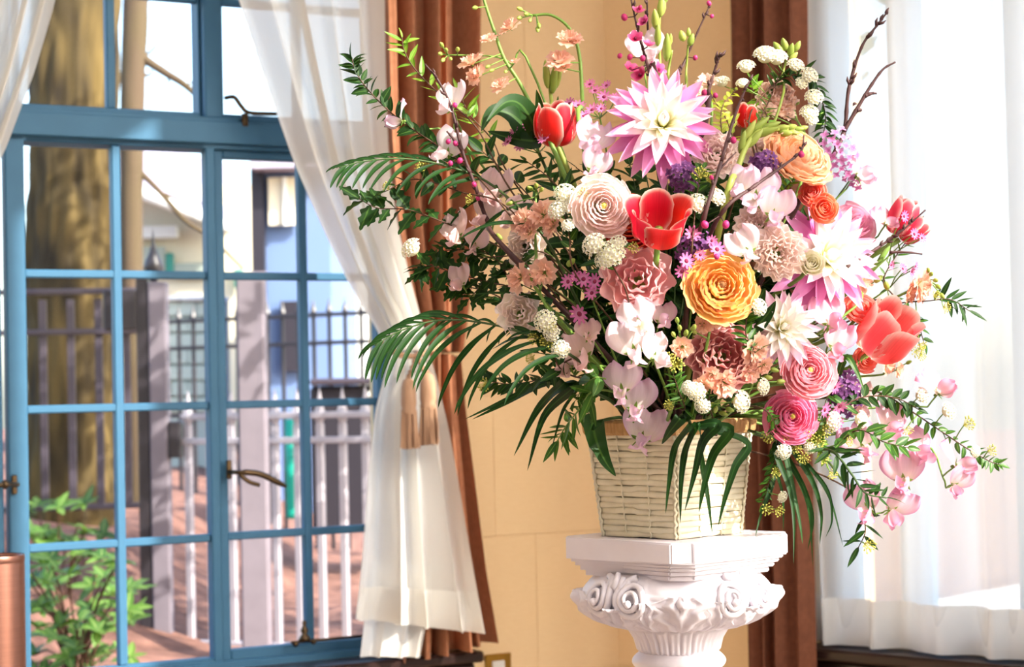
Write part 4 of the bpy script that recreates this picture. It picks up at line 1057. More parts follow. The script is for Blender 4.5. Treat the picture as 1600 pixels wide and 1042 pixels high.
def cup_flower(name, px, py, R, face, label, mats, layers, off=-.03, roll=0.0, seed=1, centre=None, squash=1.0, cat='flower', deep=1.0, ruf=0.0, rf=3.0, k=.22, group=None, srad=.003):
    """ranunculus, rose, lisianthus, carnation: rings of rounded petals about a centre"""
    t, T, b, h, f, u = start(name, label, cat, px, py, face, off, group); R *= u; r = random.Random(seed)
    B = basis(f, roll); head_stem(t, T, b, h - f * R * .35, f, srad)
    L = len(layers)
    for li, (n, rho, hh, A) in enumerate(layers):
        mat = mats[min(len(mats) - 1, int(li / L * len(mats)))]
        inner = li / max(1, L - 1)
        prof = [(.04, -.42 * deep), (rho * .55, -.36 * deep), (rho * .95, -.10 * deep + hh * .2), (rho * 1.05, hh * .6), (rho * (.86 + .14 * inner + .06 * ruf), hh)]
        for i in range(n):
            pm = memo((name, mat.name, li, rho, hh, i % 3, ruf), lambda: rev_petal('petal', mat, prof, A, k, 2.4, ruf * rho + .012, rf, 16 if ruf > .05 else 9, 9 if ruf > .05 else 7, li * 7 + i, .45))
            w = 2 * PI * i / n + li * 2.4 + r.uniform(-.15, .15)
            s = R * r.uniform(.94, 1.05)
            tl = Matrix.Rotation(r.uniform(-.07, .07), 3, 'X') @ Matrix.Rotation(r.uniform(-.07, .07), 3, 'Y')
            ob('petal', pm, t, T @ M4(B @ Matrix.Rotation(w, 3, 'Z') @ tl, h, (s, s * squash, s)))
    if centre:
        ob('flower_centre', memo((name, centre.name, 'c'), lambda: MB().blob((0, 0, .12 * deep), .13, None, 1.2, 10, 6).me('flower_centre', centre)), t, T @ M4(B, h, R))
    ob('calyx', memo('calyx', sepal_mesh), t, T @ M4(B, h - f * R * .38 * deep, R * .4))
    return t
RAN = [(4, .13, .30, 1.0), (5, .24, .34, .85), (6, .36, .34, .75), (7, .50, .31, .66), (8, .64, .25, .58), (8, .79, .16, .56), (8, .94, .04, .54), (8, 1.06, -.08, .52)]
ROSE = [(3, .13, .50, 1.2), (4, .26, .52, 1.0), (4, .42, .50, .95), (5, .62, .42, .8), (5, .84, .30, .75), (5, 1.04, .12, .7)]
LIS = [(3, .20, .42, 1.1), (4, .40, .44, .95), (5, .60, .36, .85), (5, .80, .22, .80), (6, 1.0, .02, .72)]
CARN = [(4, .18, .42, 1.0), (5, .36, .46, .85), (6, .54, .40, .75), (7, .72, .28, .66), (8, .88, .12, .6), (8, 1.02, -.06, .56)]

# sweet pea blossom parts (unit size about one blossom height, +Z the way it faces, +Y up)
def pea_meshes(mat, v):
    st = flat_petal('standard_petal', mat, .60, lambda q: .16 + .90 * math.sin(PI * min(.92, q * .72 + .06)) ** .9, [-.85, -.4, -.65][v], [.45, .2, .35][v], [.16, -.08, .08][v], [.15, .17, .13][v], [1.6, 2.1, 2.7][v], 22, 10, 5 + v, .6)
    wg = flat_petal('wing_petal', mat, .36, lambda q: .22 + .85 * math.sin(PI * min(.93, q * .78 + .06)), [1.3, .8, 1.6][v], -.2, [.5, .35, .6][v], .11, 1.6, 11, 8, 9 + v)
    kl = flat_petal('keel_petal', mat, .16, lambda q: math.sin(PI * (q * .9 + .05)), 1.3, 0, .9, 0, 1, 4, 5, 3)
    return st, wg, kl
def blossom_pea(t, T, c, f, size, mat, r, upv=None):
    v = r.randint(0, 2); st, wg, kl = memo(('pea', mat.name, v), lambda: pea_meshes(mat, v))
    up = upv or Vector((r.uniform(-.6, .6), r.uniform(-.3, .3), 1))
    y = up - f * up.dot(f); M = M4(ybasis(y, f), c, size)
    base = ob('blossom', memo('pea_calyx', lambda: sepal_mesh(5, .34, .22, -.2)), t, T @ M @ M4(Matrix.Rotation(.25, 3, 'X'), (0, .02, -.06)))
    I = M4(Matrix.Rotation(.25, 3, 'X'), (0, .02, -.06)).inverted()
    ob('standard_petal', st, base, I @ M4(Matrix.Rotation(r.uniform(-.1, .15), 3, 'X')))
    for sg in (-1, 1):
        R_ = ybasis(Vector((sg * r.uniform(.25, .6), -.55, r.uniform(.5, .9))), Vector((-sg * r.uniform(.5, 1.1), .4, .6)))
        ob('wing_petal', wg, base, I @ M4(R_, (sg * .03, .02, .04), (.9, r.uniform(.62, .8), .9)))
    ob('keel_petal', kl, base, I @ M4(ybasis(Vector((0, -.55, .8)), Vector((0, .8, .5))), (0, .0, .05), .45))
def sweet_pea(blooms, label, mat, off=-.035, seed=1, group=None, via=None):
    """blooms: (px, py, size, facing or None)"""
    r = random.Random(seed); x0, y0 = blooms[-1][0], blooms[-1][1]
    b = stem_base(); t = thing('sweet_pea', label, 'flower', b, group); T = Matrix.Translation(-b)
    pts = []
    for (px, py, sz, fc) in blooms:
        c, d = spot(px, py, off); f = (cdir(*fc) if fc else (out_dir(px, py, .55) + Vector((r.uniform(-.35, .35), 0, r.uniform(-.2, .2)))).normalized())
        pts.append((c, f, sz * d / FPX))
    main = [c - f * s * .30 + Vector((0, .03, -.01)) for c, f, s in pts]
    mid = [P(x, y, shell(x, y) + .03) for x, y in (via or [])]
    q = main[-1]; path = smooth_path([b, b.lerp(mid[0] if mid else q, .5) + Vector((0, 0, .03))] + mid + [main[i] for i in range(len(main))], 4)
    ob('stem', tub(path, .0021, .0012, 5).me('stem', M_stem2), t, T)
    for (c, f, s), m_ in zip(pts, main):
        ob('flower_stalk', tub([m_, m_.lerp(c, .5) - f * s * .08, c - f * s * .05], .0011, .0011, 4).me('flower_stalk', M_stem2), t, T)
        blossom_pea(t, T, c, f, s, mat, r)
    return t
def stock_mesh(mat, li):
    rho, hh = [(.95, .05), (.70, .30), (.38, .42)][li]
    return rev_petal('petal', mat, [(.03, -.25), (rho * .45, -.05), (rho * .9, hh * .8), (rho * 1.05, hh)], .68, .18, 3, .13, 2.2, 6, 5, li, .4)
def stock(pts_px, blooms, buds, label, mat, off=-.03, seed=1, sr=3.0, leaf=None, group=None, twigs=()):
    r = random.Random(seed); b = stem_base(); t = thing('stock_flower', label, 'flower', b, group); T = Matrix.Translation(-b)
    path = smooth_path([b] + [P(x, y, shell(x, y) + off + .02) for x, y in pts_px], 5); u = PD / FPX
    ob('stem', tub(path, sr * u, sr * .55 * u, 6).me('stem', M_stem2), t, T)
    for tw in twigs:
        ob('side_stem', tub(smooth_path([P(x, y, shell(x, y) + off + .02) for x, y in tw], 4), sr * .5 * u, sr * .3 * u, 5).me('side_stem', M_stem2), t, T)
    def nearest(c): return min(path, key=lambda p: (p - c).length)
    for bl in blooms:
        px, py, R = bl[:3]; c, d = spot(px, py, off); s = R * d / FPX
        f = cdir(*bl[3]) if len(bl) > 3 else (out_dir(px, py, .8) + Vector((r.uniform(-.4, .4), r.uniform(-.3, .1), r.uniform(-.3, .3)))).normalized()
        B = basis(f, r.uniform(0, 6)); n_ = nearest(c); M = M4(B, c, s)
        if 1e-4 < (n_ - c).length < .08: ob('flower_stalk', tub([n_, c - f * s * .2], .0011, .001, 4).me('flower_stalk', M_stem2), t, T)
        bs = ob('blossom', memo('stock_calyx', lambda: sepal_mesh(4, .5, .2, -.1)), t, T @ M @ M4(Matrix.Identity(3), (0, 0, -.2)))
        for li, n in ((0, 5), (1, 5), (2, 4)):
            for i in range(n):
                pm = memo(('stk', mat.name, li), lambda: stock_mesh(mat, li))
                ob('petal', pm, bs, M4(Matrix.Rotation(2 * PI * i / n + li * .6 + r.uniform(-.25, .25), 3, 'Z') @ Matrix.Rotation(r.uniform(-.25, .25), 3, 'Y'), (0, 0, .2), r.uniform(.85, 1.1)))
    for (px, py, R) in buds:
        c, d = spot(px, py, off); n_ = nearest(c); s = R * d / FPX; dr_ = (c - n_)
        dr_ = dr_.normalized() if dr_.length > 1e-4 else Vector((0, 0, 1))
        if 1e-4 < (n_ - c).length < .06: ob('flower_stalk', tub([n_, c], .0009, .0009, 4).me('flower_stalk', M_stem2), t, T)
        ob('bud', memo('bud', lambda: MB().lathe([(.05, -1), (.45, -.8), (.6, -.2), (.5, .5), (.25, .95), (.02, 1.1)], 8).me('bud', M_bud)), t, T @ M4(basis(dr_), c, s))
    return t

# ------------------------------------------------------------------ foliage, twigs and small-flowered sprays
LEAVES = {}
def leafset(kind, mat):
    def mk():
        if kind == 'ovate': return [flat_leaf('leaf', mat, .23, bend=b_, nu=4, nv=6) for b_ in (.2, .6, 1.0)]
        if kind == 'lance': return [flat_leaf('leaf', mat, .135, bend=b_, nu=4, nv=7) for b_ in (.2, .7, -.3)]
        if kind == 'small': return [flat_leaf('leaf', mat, .22, bend=b_, nu=2, nv=4) for b_ in (.2, .8)]
        if kind == 'lobed': return [flat_leaf('leaf', mat, .24, lobes=3, bend=b_, nu=4, nv=16) for b_ in (.3, .8)]
        if kind == 'broad': return [flat_leaf('leaf', mat, .26, bend=b_, nu=6, nv=9) for b_ in (.4, .9)]
    return memo(('leaf', kind, mat.name), mk)
def umbel_mesh(v, kind='white'):
    """a domed head of tiny five-petalled florets on fine stalks"""
    r = random.Random(40 + v); b = MB(); n = 38
    pet = flat_petal('x', None, .42, lambda q: math.sin(PI * min(.97, q * .75 + .15)), .2, .1, 0, 0, 1, 2, 2)
    for i in range(n):
        z = 1 - (i + .5) / n * .85; w = i * 2.39996; q = math.sqrt(max(0, 1 - z * z))
        p = Vector((q * math.cos(w), q * math.sin(w), z * .75 - .1)); ax = Vector((p.x, p.y, p.z + .35)).normalized(); B = basis(ax, r.uniform(0, 6))
        if i % 2 == 0: b.tube([Vector((0, 0, -.6)), p * .98], .022, 3, False)
        for k in range(5):
            b.merge(pet, M4(B @ Matrix.Rotation(2 * PI * k / 5, 3, 'Z') @ Matrix.Rotation(.25, 3, 'X'), p, .225))
    b.blob((0, 0, -.12), .74, None, .78, 10, 6)
    bpy.data.meshes.remove(pet)
    return b.me('flower_cluster', M_umbel)
def budcluster_mesh(v):
    r = random.Random(60 + v); b = MB()
    for i in range(22):
        w = i * 2.39996; z = 1 - (i + .5) / 22 * .9; q = math.sqrt(max(0, 1 - z * z)); p = Vector((q * math.cos(w), q * math.sin(w), z * .8)) * r.uniform(.75, 1.05)
        b.tube([Vector((0, 0, -.6)), p], .025, 3, False); b.blob(p, .12, p, 1.1, 5, 3)
    return b.me('bud_cluster', M_umbud)
def leafy(pts_px, n, size, label, kind='ovate', mat=None, name='leafy_branch', off=0.0, t0=.25, stem=1.8, smat=None, seed=1, clusters=(), buds=(), base=True, group=None, face=.55, cat='foliage', droop=.0, terminal=True):
    r = random.Random(seed); mat = mat or M_lf_dark; u = PD / FPX
    b = stem_base() if base else None
    wp_ = [P(q[0], q[1], shell(q[0], q[1]) + off + (q[2] if len(q) > 2 else 0)) for q in pts_px]
    if base: wp_ = [b, b.lerp(wp_[0], .55) + Vector((0, .02, .02))] + wp_
    path = smooth_path(wp_, 7)
    org = wp_[0]; t = thing(name, label, cat, org, group); T = Matrix.Translation(-org)
    ob('stem', tub(path, stem * u, stem * .4 * u, 5).me('stem', smat or M_twig), t, T)
    m = len(path); i0 = (14 if base else 0)                      # leaves only past the hidden part
    ls = leafset(kind, mat); view = cdir(0, .35, 1)
    for i in range(n):
        q = (t0 + (1 - t0) * (i + .5) / n) if n > 1 else 1
        k = i0 + q * (m - 1 - i0); k0 = min(int(k), m - 2); p = path[k0].lerp(path[k0 + 1], k - k0); tg = (path[k0 + 1] - path[k0]).normalized()
        side = tg.cross(view).normalized() * (1 if i % 2 else -1)
        d_ = (tg * r.uniform(.35, .9) + side * r.uniform(.55, 1.0) + Vector((r.uniform(-.35, .35), r.uniform(-.35, .35), r.uniform(-.2, .3) - droop))).normalized()
        if i == n - 1 and terminal: d_ = (tg + Vector((0, 0, .1))).normalized()
        nr = (view * face + Vector((r.uniform(-.6, .6), r.uniform(-.5, .5), r.uniform(.1, .9)))).normalized()
        ob('leaf', r.choice(ls), t, T @ M4(ybasis(d_, nr), p, size * u * r.uniform(.75, 1.25) * (1 - .25 * q)))
    for lst, nm, fn in ((clusters, 'flower_cluster', umbel_mesh), (buds, 'bud_cluster', budcluster_mesh)):
        for (px, py, R) in lst:
            c = P(px, py, shell(px, py) + off - .015); v = r.randint(0, 2); s = R * u
            near = min(path[i0:], key=lambda p: (p - c).length); ax = (out_dir(px, py, .9) * .7 + (c - near).normalized() * .5 + Vector((0, 0, .3))).normalized() if (c - near).length > 1e-4 else cdir(0, .5, 1)
            cl_ = ob(nm, memo((nm, v), lambda: fn(v)), t, T @ M4(basis(ax, r.uniform(0, 6)), c, s)); cl_['kind'] = 'stuff'
            ob('flower_stalk', tub([near, near.lerp(c, .6) - ax * s * .4, c - ax * s * .5], .0009, .0008, 4).me('flower_stalk', M_stem2), t, T)
    return t
def blade_mesh(pts, w, face, fold=.25):
    """a long arching leaf blade through pts"""
    pts = smooth_path(pts, 7); m = len(pts); V = []; UV = []
    for i, p in enumerate(pts):
        v = i / (m - 1); tg = (pts[min(i + 1, m - 1)] - pts[max(i - 1, 0)]).normalized(); x = tg.cross(face)
        x = x.normalized() if x.length > 1e-4 else tg.orthogonal(); n_ = x.cross(tg)
        ww = w * (min(1, .35 + v * 2.2)) * (1 - max(0, v - .35) / .65) ** .75 + w * .02
        for s in (-1, -.5, 0, .5, 1):
            V.append(p + x * s * ww * .5 + n_ * abs(s) * ww * fold * .5); UV.append((s * .5 + .5, v))
    F = [(i * 5 + k, i * 5 + k + 1, (i + 1) * 5 + k + 1, (i + 1) * 5 + k) for i in range(m - 1) for k in range(4)]
    return V, F, UV
def blades(name, label, rows, mat, off=-.02, cat='foliage', base=True, spread=.012, seed=1, face=(.1, .35, 1)):
    """rows: (pixel points, width px)"""
    r = random.Random(seed); b = stem_base() if base else P(*rows[0][0][0], shell(*rows[0][0][0]) + off)
    t = thing(name, label, cat, b); T = Matrix.Translation(-b); u = PD / FPX
    a0 = P(*rows[0][0][0], shell(*rows[0][0][0]) + off + .02)
    if base: ob('stem', tub(smooth_path([b, b.lerp(a0, .5) + Vector((0, 0, .02)), a0], 4), .0028, .002, 5).me('stem', M_stem_d), t, T)
    for pts, w in rows:
        dz = r.uniform(-spread, spread); f = cdir(face[0] + r.uniform(-.4, .4), face[1] + r.uniform(-.2, .3), face[2])
        q = [a0] + [P(x, y, shell(x, y) + off + dz * (1 + k) - .004 * k) for k, (x, y) in enumerate(pts)]
        if (q[0] - q[1]).length < .004: q = q[1:]
        V, F, UV = blade_mesh(q, w * u, f)
        ob('leaf_blade', mesh('leaf_blade', V, F, mat, UV), t, T)
    return t
def palm(pts_px, n, lens, label, off=-.02, wpx=11, seed=1, droop=1.0, upshare=.45, lean=.55, base=True):
    """feather palm frond; lens = leaflet length in px at butt, middle, tip"""
    r = random.Random(seed); u = PD / FPX; b = stem_base()
    path = smooth_path([b, b.lerp(P(*pts_px[0], shell(*pts_px[0]) + off + .03), .6)] + [P(x, y, shell(x, y) + off - .012 * k) for k, (x, y) in enumerate(pts_px)], 8)
    t = thing('palm_frond', label, 'foliage', b); T = Matrix.Translation(-b)
    ob('stem', tub(path, .0024, .0008, 5).me('stem', M_stem_d), t, T)
    m = len(path); i0 = 16
    for i in range(n):
        q = (i + .5) / n; k = i0 + q * (m - 2 - i0); k0 = int(k); p = path[k0].lerp(path[k0 + 1], k - k0); tg = (path[k0 + 1] - path[k0]).normalized()
        L = float(np.interp(q, [0, .5, 1], lens)) * u * r.uniform(.9, 1.1)
        for sg in (-1, 1):
            LL = L * (1 if sg < 0 else upshare / .45 * .7)
            out = (Vector((0, 0, -1 if sg < 0 else .75)) + cdir(0, 0, .35 * (1 if sg < 0 else -.6)) + Vector((r.uniform(-.08, .08), r.uniform(-.15, .15), 0)))
            d_ = (tg * lean * 1.35 + out * (.40 if sg < 0 else .35)).normalized()
            pts = [p]; v = d_.copy(); st = LL / 7
            for s in range(7):
                v = (v + Vector((0, 0, -.11 * droop * (s + 1) / 3))).normalized(); pts.append(pts[-1] + v * st)
            V, F, UV = blade_mesh(pts[::2] + [pts[-1]] if len(pts) % 2 == 0 else pts[::2], wpx * u * r.uniform(.85, 1.1) * (1.0 if sg < 0 else .75), cdir(r.uniform(-.2, .2), .6, 1))
            ob('leaflet', mesh('leaflet', V, F, M_palm, UV), t, T)
    return t
def plum_flower_mesh():
    b = MB(); pet = flat_petal('x', None, .42, lambda q: math.sin(PI * min(.95, q * .75 + .12)), .7, .15, .3, 0, 1, 4, 4)
    for k in range(5): b.merge(pet, Matrix.Rotation(2 * PI * k / 5, 4, 'Z'))
    bpy.data.meshes.remove(pet); return b.me('blossom', M_plum)
def plum(pts_px, blooms, buds, label, off=-.05, r0=4.2, seed=1, side=(), base=True, knots=9):
    r = random.Random(seed); u = PD / FPX; b = stem_base()
    path = smooth_path(([b] if base else []) + [P(q[0], q[1], shell(q[0], q[1]) + off + (q[2] if len(q) > 2 else 0)) for q in pts_px], 8); org = path[0]
    t = thing('plum_twig', label, 'twig', org); T = Matrix.Translation(-org); m = len(path)
    mb = MB().tube(path, [r0 * u * (1 - .72 * i / (m - 1)) * (1.25 if i % 4 == 0 else 1) for i in range(m)], 7)
    for k in range(knots):
        i = r.randint(m // 3, m - 2); p = path[i]; tg = (path[i + 1] - path[i - 1]).normalized(); s = tg.orthogonal().normalized(); s = Matrix.Rotation(r.uniform(0, 6.28), 3, tg) @ s
        mb.tube([p, p + (tg * .7 + s * .7) * r0 * u * 1.6, p + (tg + s * .6) * r0 * u * 2.4], [r0 * u * .7, r0 * u * .5, r0 * u * .08], 5)
    ob('stem', mb.me('stem', M_bark_tw), t, T)
    for sp, w in side:
        q = smooth_path([P(x, y, shell(x, y) + off) for x, y in sp], 6); k_ = len(q)
        ob('side_twig', MB().tube(q, [w * u * (1 - .6 * i / (k_ - 1)) * (1.25 if i % 4 == 0 else 1) for i in range(k_)], 6).me('side_twig', M_bark_tw), t, T)
    for (px, py, R) in blooms:
        c = P(px, py, shell(px, py) + off - .008); f = (out_dir(px, py, 1.0) + Vector((r.uniform(-.7, .7), r.uniform(-.4, .2), r.uniform(-.5, .5)))).normalized()
        near = min(path, key=lambda q_: (q_ - c).length)
        if 1e-4 < (near - c).length < .03: ob('bud_stalk', tub([near, c - f * R * u * .1], .0008, .0008, 4).me('bud_stalk', M_bark_tw), t, T)
        bs = ob('blossom', memo('plumf', plum_flower_mesh), t, T @ M4(basis(f, r.uniform(0, 6)), c, R * u * 1.2))
        ob('flower_centre', memo('plumc', lambda: MB().blob((0, 0, .18), .2, None, 1, 7, 4).me('flower_centre', M_disc)), bs)
    for (px, py, R) in buds:
        c = P(px, py, shell(px, py) + off - .006)
        near = min(path + [s_ for sp, w in side for s_ in [P(x, y, shell(x, y) + off) for x, y in sp]], key=lambda q_: (q_ - c).length)
        if 1e-4 < (near - c).length < .03: ob('bud_stalk', tub([near, c], .0008, .0008, 4).me('bud_stalk', M_bark_tw), t, T)
        ob('bud', memo('plumb', lambda: MB().blob((0, 0, .2), 1, None, 1.15, 10, 7).me('bud', M_plumbud)), t, T @ M4(basis(Vector((r.uniform(-.6, .6), r.uniform(-.6, .2), 1))), c, R * u * .66))
    return t
def daisy_mesh():
    b = MB(); pet = flat_petal('x', None, .17, lambda q: .5 + .5 * math.sin(PI * min(.97, q * .9 + .08)), .1, .2, .2, 0, 1, 2, 3)
    for k in range(10): b.merge(pet, Matrix.Rotation(2 * PI * k / 10, 4, 'Z'))
    bpy.data.meshes.remove(pet); return b.me('daisy', M_daisy)
def daisies(blooms, label, off=-.045, seed=1):
    r = random.Random(seed); u = PD / FPX; b = stem_base(); t = thing('daisy_spray', label, 'flower', b); T = Matrix.Translation(-b)
    cx = sum(q[0] for q in blooms) / len(blooms); cy = sum(q[1] for q in blooms) / len(blooms)
    hub = P(cx + (1050 - cx) * .08, cy + 28, shell(cx, cy) + off + .035)
    ob('stem', tub(smooth_path([b, b.lerp(hub, .6) + Vector((0, .02, 0)), hub], 5), .0018, .0012, 5).me('stem', M_stem2), t, T)
    for (px, py, R) in blooms:
        c = P(px, py, shell(px, py) + off); f = (out_dir(px, py, 1.1) + Vector((r.uniform(-.4, .4), 0, r.uniform(-.3, .3)))).normalized()
        ob('flower_stalk', tub([hub, hub.lerp(c, .6) - f * .005, c - f * .002], .0008, .0007, 4).me('flower_stalk', M_stem2), t, T)
        d = ob('daisy', memo('daisy', daisy_mesh), t, T @ M4(basis(f, r.uniform(0, 6)), c, R * u))
        ob('disc', memo('disc', lambda: MB().blob((0, 0, .06), .27, None, .6, 8, 5).me('disc', M_disc)), d)
    return t
def floret_mesh(mat):
    b = MB(); pet = flat_petal('x', None, .36, lambda q: math.sin(PI * min(.93, q * .75 + .15)), -.3, .3, .2, 0, 1, 2, 3)
    for k in range(4): b.merge(pet, Matrix.Rotation(2 * PI * k / 4, 4, 'Z'))
    b.tube([Vector((0, 0, -.9)), Vector((0, 0, .02))], [.08, .14], 5)
    bpy.data.meshes.remove(pet); return b.me('floret', mat)
def lilac(px, py, rx, ry, n, label, mat, size=7, off=-.02, seed=1, name='lilac_spray'):
    r = random.Random(seed); u = PD / FPX; b = stem_base(); t = thing(name, label, 'flower', b); T = Matrix.Translation(-b)
    c0 = P(px, py, shell(px, py) + off + .02)
    ob('stem', tub(smooth_path([b, b.lerp(c0, .55) + Vector((0, .02, .01)), c0], 5), .002, .0012, 5).me('stem', M_stem_d), t, T)
    for i in range(n):
        w = i * 2.39996; q = math.sqrt((i + .5) / n); x = px + rx * q * math.cos(w); y = py + ry * q * math.sin(w)
        c = P(x, y, shell(px, py) + off - .02 * math.sqrt(1 - q * q) + r.uniform(-.004, .004)); f = cdir(q * math.cos(w) + r.uniform(-.3, .3), -q * math.sin(w) + r.uniform(-.3, .3), .8)
        ob('floret', memo(('flo', mat.name), lambda: floret_mesh(mat)), t, T @ M4(basis(f, r.uniform(0, 6)), c, size * u * r.uniform(.8, 1.2)))
    return t
def budspike(pts_px, buds, label, off=-.03, sw=3.2, name='bud_spike', seed=1, leafpairs=()):
    """green stem with pointed buds: (px, py, length px, width px, direction right, up)"""
    r = random.Random(seed); u = PD / FPX; b = stem_base(); t = thing(name, label, 'flower', b); T = Matrix.Translation(-b)
    path = smooth_path([b] + [P(x, y, shell(x, y) + off) for x, y in pts_px], 6)
    ob('stem', tub(path, sw * u, sw * .6 * u, 6).me('stem', M_bud), t, T)
    bm_ = memo('pbud', lambda: MB().lathe([(.25, -.5), (.75, -.35), (1.0, -.1), (.8, .2), (.4, .42), (.04, .52)], 9).me('bud', M_bud))
    for (px, py, L, W, dx, dy) in buds:
        c = P(px, py, shell(px, py) + off - .004)
        ob('bud', bm_, t, T @ M4(basis(cdir(dx, dy, r.uniform(-.1, .4))), c, (W * .5 * u, W * .5 * u, L * u)))
    return t

# ------------------------------------------------------------------ the bouquet: big blooms
DP = [M_dah_in, M_dah_mid, M_dah_out]
dahlia(1036, 192, 88, (0, .30, 1), 'large spiky dahlia, white heart and pink outer petals, topmost of the three dahlias', DP, -.05, 0, 3)
dahlia(1292, 402, 92, (.45, .25, 1), 'large dahlia with white heart and pink skirt behind the pale carnations', DP, -.02, .4, 5)
dahlia(1222, 512, 62, (.35, .15, 1), 'smaller creamy white dahlia above the two pink ranunculus', [M_dah_in, M_dah_in, M_dah_mid], -.03, .2, 9)
tulip(1030, 350, 42, 70, (.02, .80, .62), 'open red tulip with white petal edges and bare stem, centre of the bouquet', (M_tul_red, M_tul_red), .80, -.085, .52)
tulip(868, 194, 34, 72, (-.08, 1, .25), 'red and white tulip cup beside the large dark leaves, upper left of the bouquet', (M_tul_red, M_tul_red), .12, -.04, .3)
tulip(1386, 520, 44, 92, (.55, .75, .55), 'coral pink tulip opening sideways at the right edge of the bouquet', (M_tul_pink, M_tul_pink), .42, -.05, .2)
tulip(1410, 338, 24, 62, (.35, .95, .2), 'dark pink tulip standing up against the sheer curtain', (M_tul_out, M_tul_out), .02, -.02, .5)
tulip(1428, 360, 18, 50, (.85, .55, .1), 'small half-hidden pink tulip leaning out under the upright one', (M_tul_out, M_tul_out), .02, .0, .5)
tulip(1166, 180, 18, 40, (.1, 1, .2), 'scarlet tulip peeping through the foliage near the brown drape', (M_tul_red, M_tul_red), .05, .02, .5)
cup_flower('ranunculus', 942, 322, 47, (.12, .05, 1), 'pale pink ranunculus with creamy swirl to the left of the open red tulip', [M_ran_pale], RAN, -.06, 0, 2, M_umbud, ruf=.014, rf=3)
cup_flower('ranunculus', 1126, 448, 56, (.12, .28, 1), 'big yellow and apricot ranunculus in the middle of the bouquet', [M_ran_yel, M_ran_yel, M_ran_yel, M_ran_yel], RAN, -.07, 0, 4, plain('ranunculus_heart', rgb(120, 78, 40), .8), ruf=.02)
cup_flower('ranunculus', 1248, 244, 54, (.35, .62, .70), 'peach ranunculus seen from the side under the green bud spike', [M_ran_peach], RAN, -.05, .3, 6, M_umbud, ruf=.02)
cup_flower('ranunculus', 1264, 580, 42, (.15, .30, 1), 'light pink ranunculus with pale rims, upper one of the pair over the basket', [M_ran_pink], RAN, -.06, 0, 8, M_umbud)
cup_flower('ranunculus', 1236, 651, 41, (.20, .15, 1), 'hot pink ranunculus, lower one of the pair over the basket', [M_ran_hot], RAN, -.075, .5, 10, M_umbud)
cup_flower('ranunculus', 985, 350, 44, (-.3, .1, .6), 'deep red ranunculus mostly hidden behind the open tulip', [petal_mat('ranunculus_red', [(0, C3(160, 24, 24)), (.6, C3(196, 34, 38)), (1, C3(220, 60, 56))], C3(240, 150, 90), 8, .25)], RAN, -.035, .2, 12)
cup_flower('rose', 1287, 326, 23, (.15, .1, 1), 'orange coral spray rose with tight swirl, lower one beneath the peach ranunculus', [M_rose], ROSE, -.055, .3, 3, deep=1.1)
cup_flower('rose', 1270, 302, 22, (-.2, .35, .9), 'coral pink spray rose tucked directly above the orange one', [M_rose_pk], ROSE, -.04, .9, 5, deep=1.1)
cup_flower('rose', 1346, 484, 28, (.1, .55, .8), 'coral garden rose just behind the coral tulip', [M_rose_pk], ROSE, -.045, .1, 7, deep=1.2)
cup_flower('rose', 1352, 560, 22, (.3, -.1, .9), 'salmon rose low behind the coral tulip stem', [M_rose_pk], ROSE, -.02, .4, 9, deep=1.2)
cup_flower('lisianthus', 996, 436, 54, (-.1, .2, 1), 'ruffled rose pink lisianthus behind the tulip stem', [M_lis], LIS, -.045, .2, 3, ruf=.11, deep=.55, rf=2.0, k=.10)
cup_flower('lisianthus', 811, 489, 33, (-.25, .1, 1), 'small ivory lisianthus in shade at the left of the bouquet', [M_lis_w], LIS, -.04, .2, 5, ruf=.11, deep=.55, rf=2.0, k=.10)
cup_flower('lisianthus', 1130, 556, 56, (.05, .1, 1), 'dusty rose frilled lisianthus under the yellow ranunculus', [M_lis_dusk], CARN, -.05, .2, 7, ruf=.11, deep=.55, rf=2.0, k=.10)
cup_flower('lisianthus', 822, 384, 32, (-.4, .0, 1), 'shaded pale lisianthus behind the peach stock, left side of the bouquet', [M_lis_w], LIS, -.005, .6, 9, ruf=.11, deep=.55, rf=2.0, k=.10)
cup_flower('carnation', 1216, 396, 40, (.05, .0, 1), 'pale pink frilled carnation in front of the pink-skirted dahlia', [M_carn], CARN, -.065, .1, 11, ruf=.12, deep=.55, rf=2.6, k=.10)
cup_flower('carnation', 1186, 352, 36, (-.05, .3, 1), 'pale pink frilled carnation just above the first one', [M_carn], CARN, -.04, .8, 13, ruf=.12, deep=.55, rf=2.6, k=.10)
cup_flower('carnation', 1215, 152, 30, (.2, .4, 1), 'pale peach carnation below the white umbels at the top right', [M_stock_p], CARN, .0, .8, 15, ruf=.11, deep=.55, rf=2.0, k=.10)
cup_flower('carnation', 1120, 240, 36, (-.1, .3, 1), 'pale blush carnation beside the tallest central twig', [M_carn], CARN, -.01, .3, 17, ruf=.11, deep=.55, rf=2.0, k=.10)
cup_flower('rose', 1268, 412, 24, (.0, .3, 1), 'half-open white rose bud in front of the pink-skirted dahlia', [petal_mat('rose_white', [(0, C3(214, 214, 140)), (.5, C3(244, 238, 206)), (1, C3(252, 246, 232))], None, trans=.3)], ROSE[:5], -.085, .3, 19, deep=1.3)
cup_flower('rose', 1335, 352, 36, (.35, .45, .8), 'pale pink double tulip-like rose above the dahlia at right', [M_pea_p], ROSE, -.02, .3, 21, deep=1.3)
cup_flower('lisianthus', 1190, 235, 30, (-.2, .3, 1), 'blush lisianthus deep between the twig and the peach ranunculus', [M_carn], LIS, .02, .3, 23, ruf=.11, deep=.55, rf=2.0, k=.10)

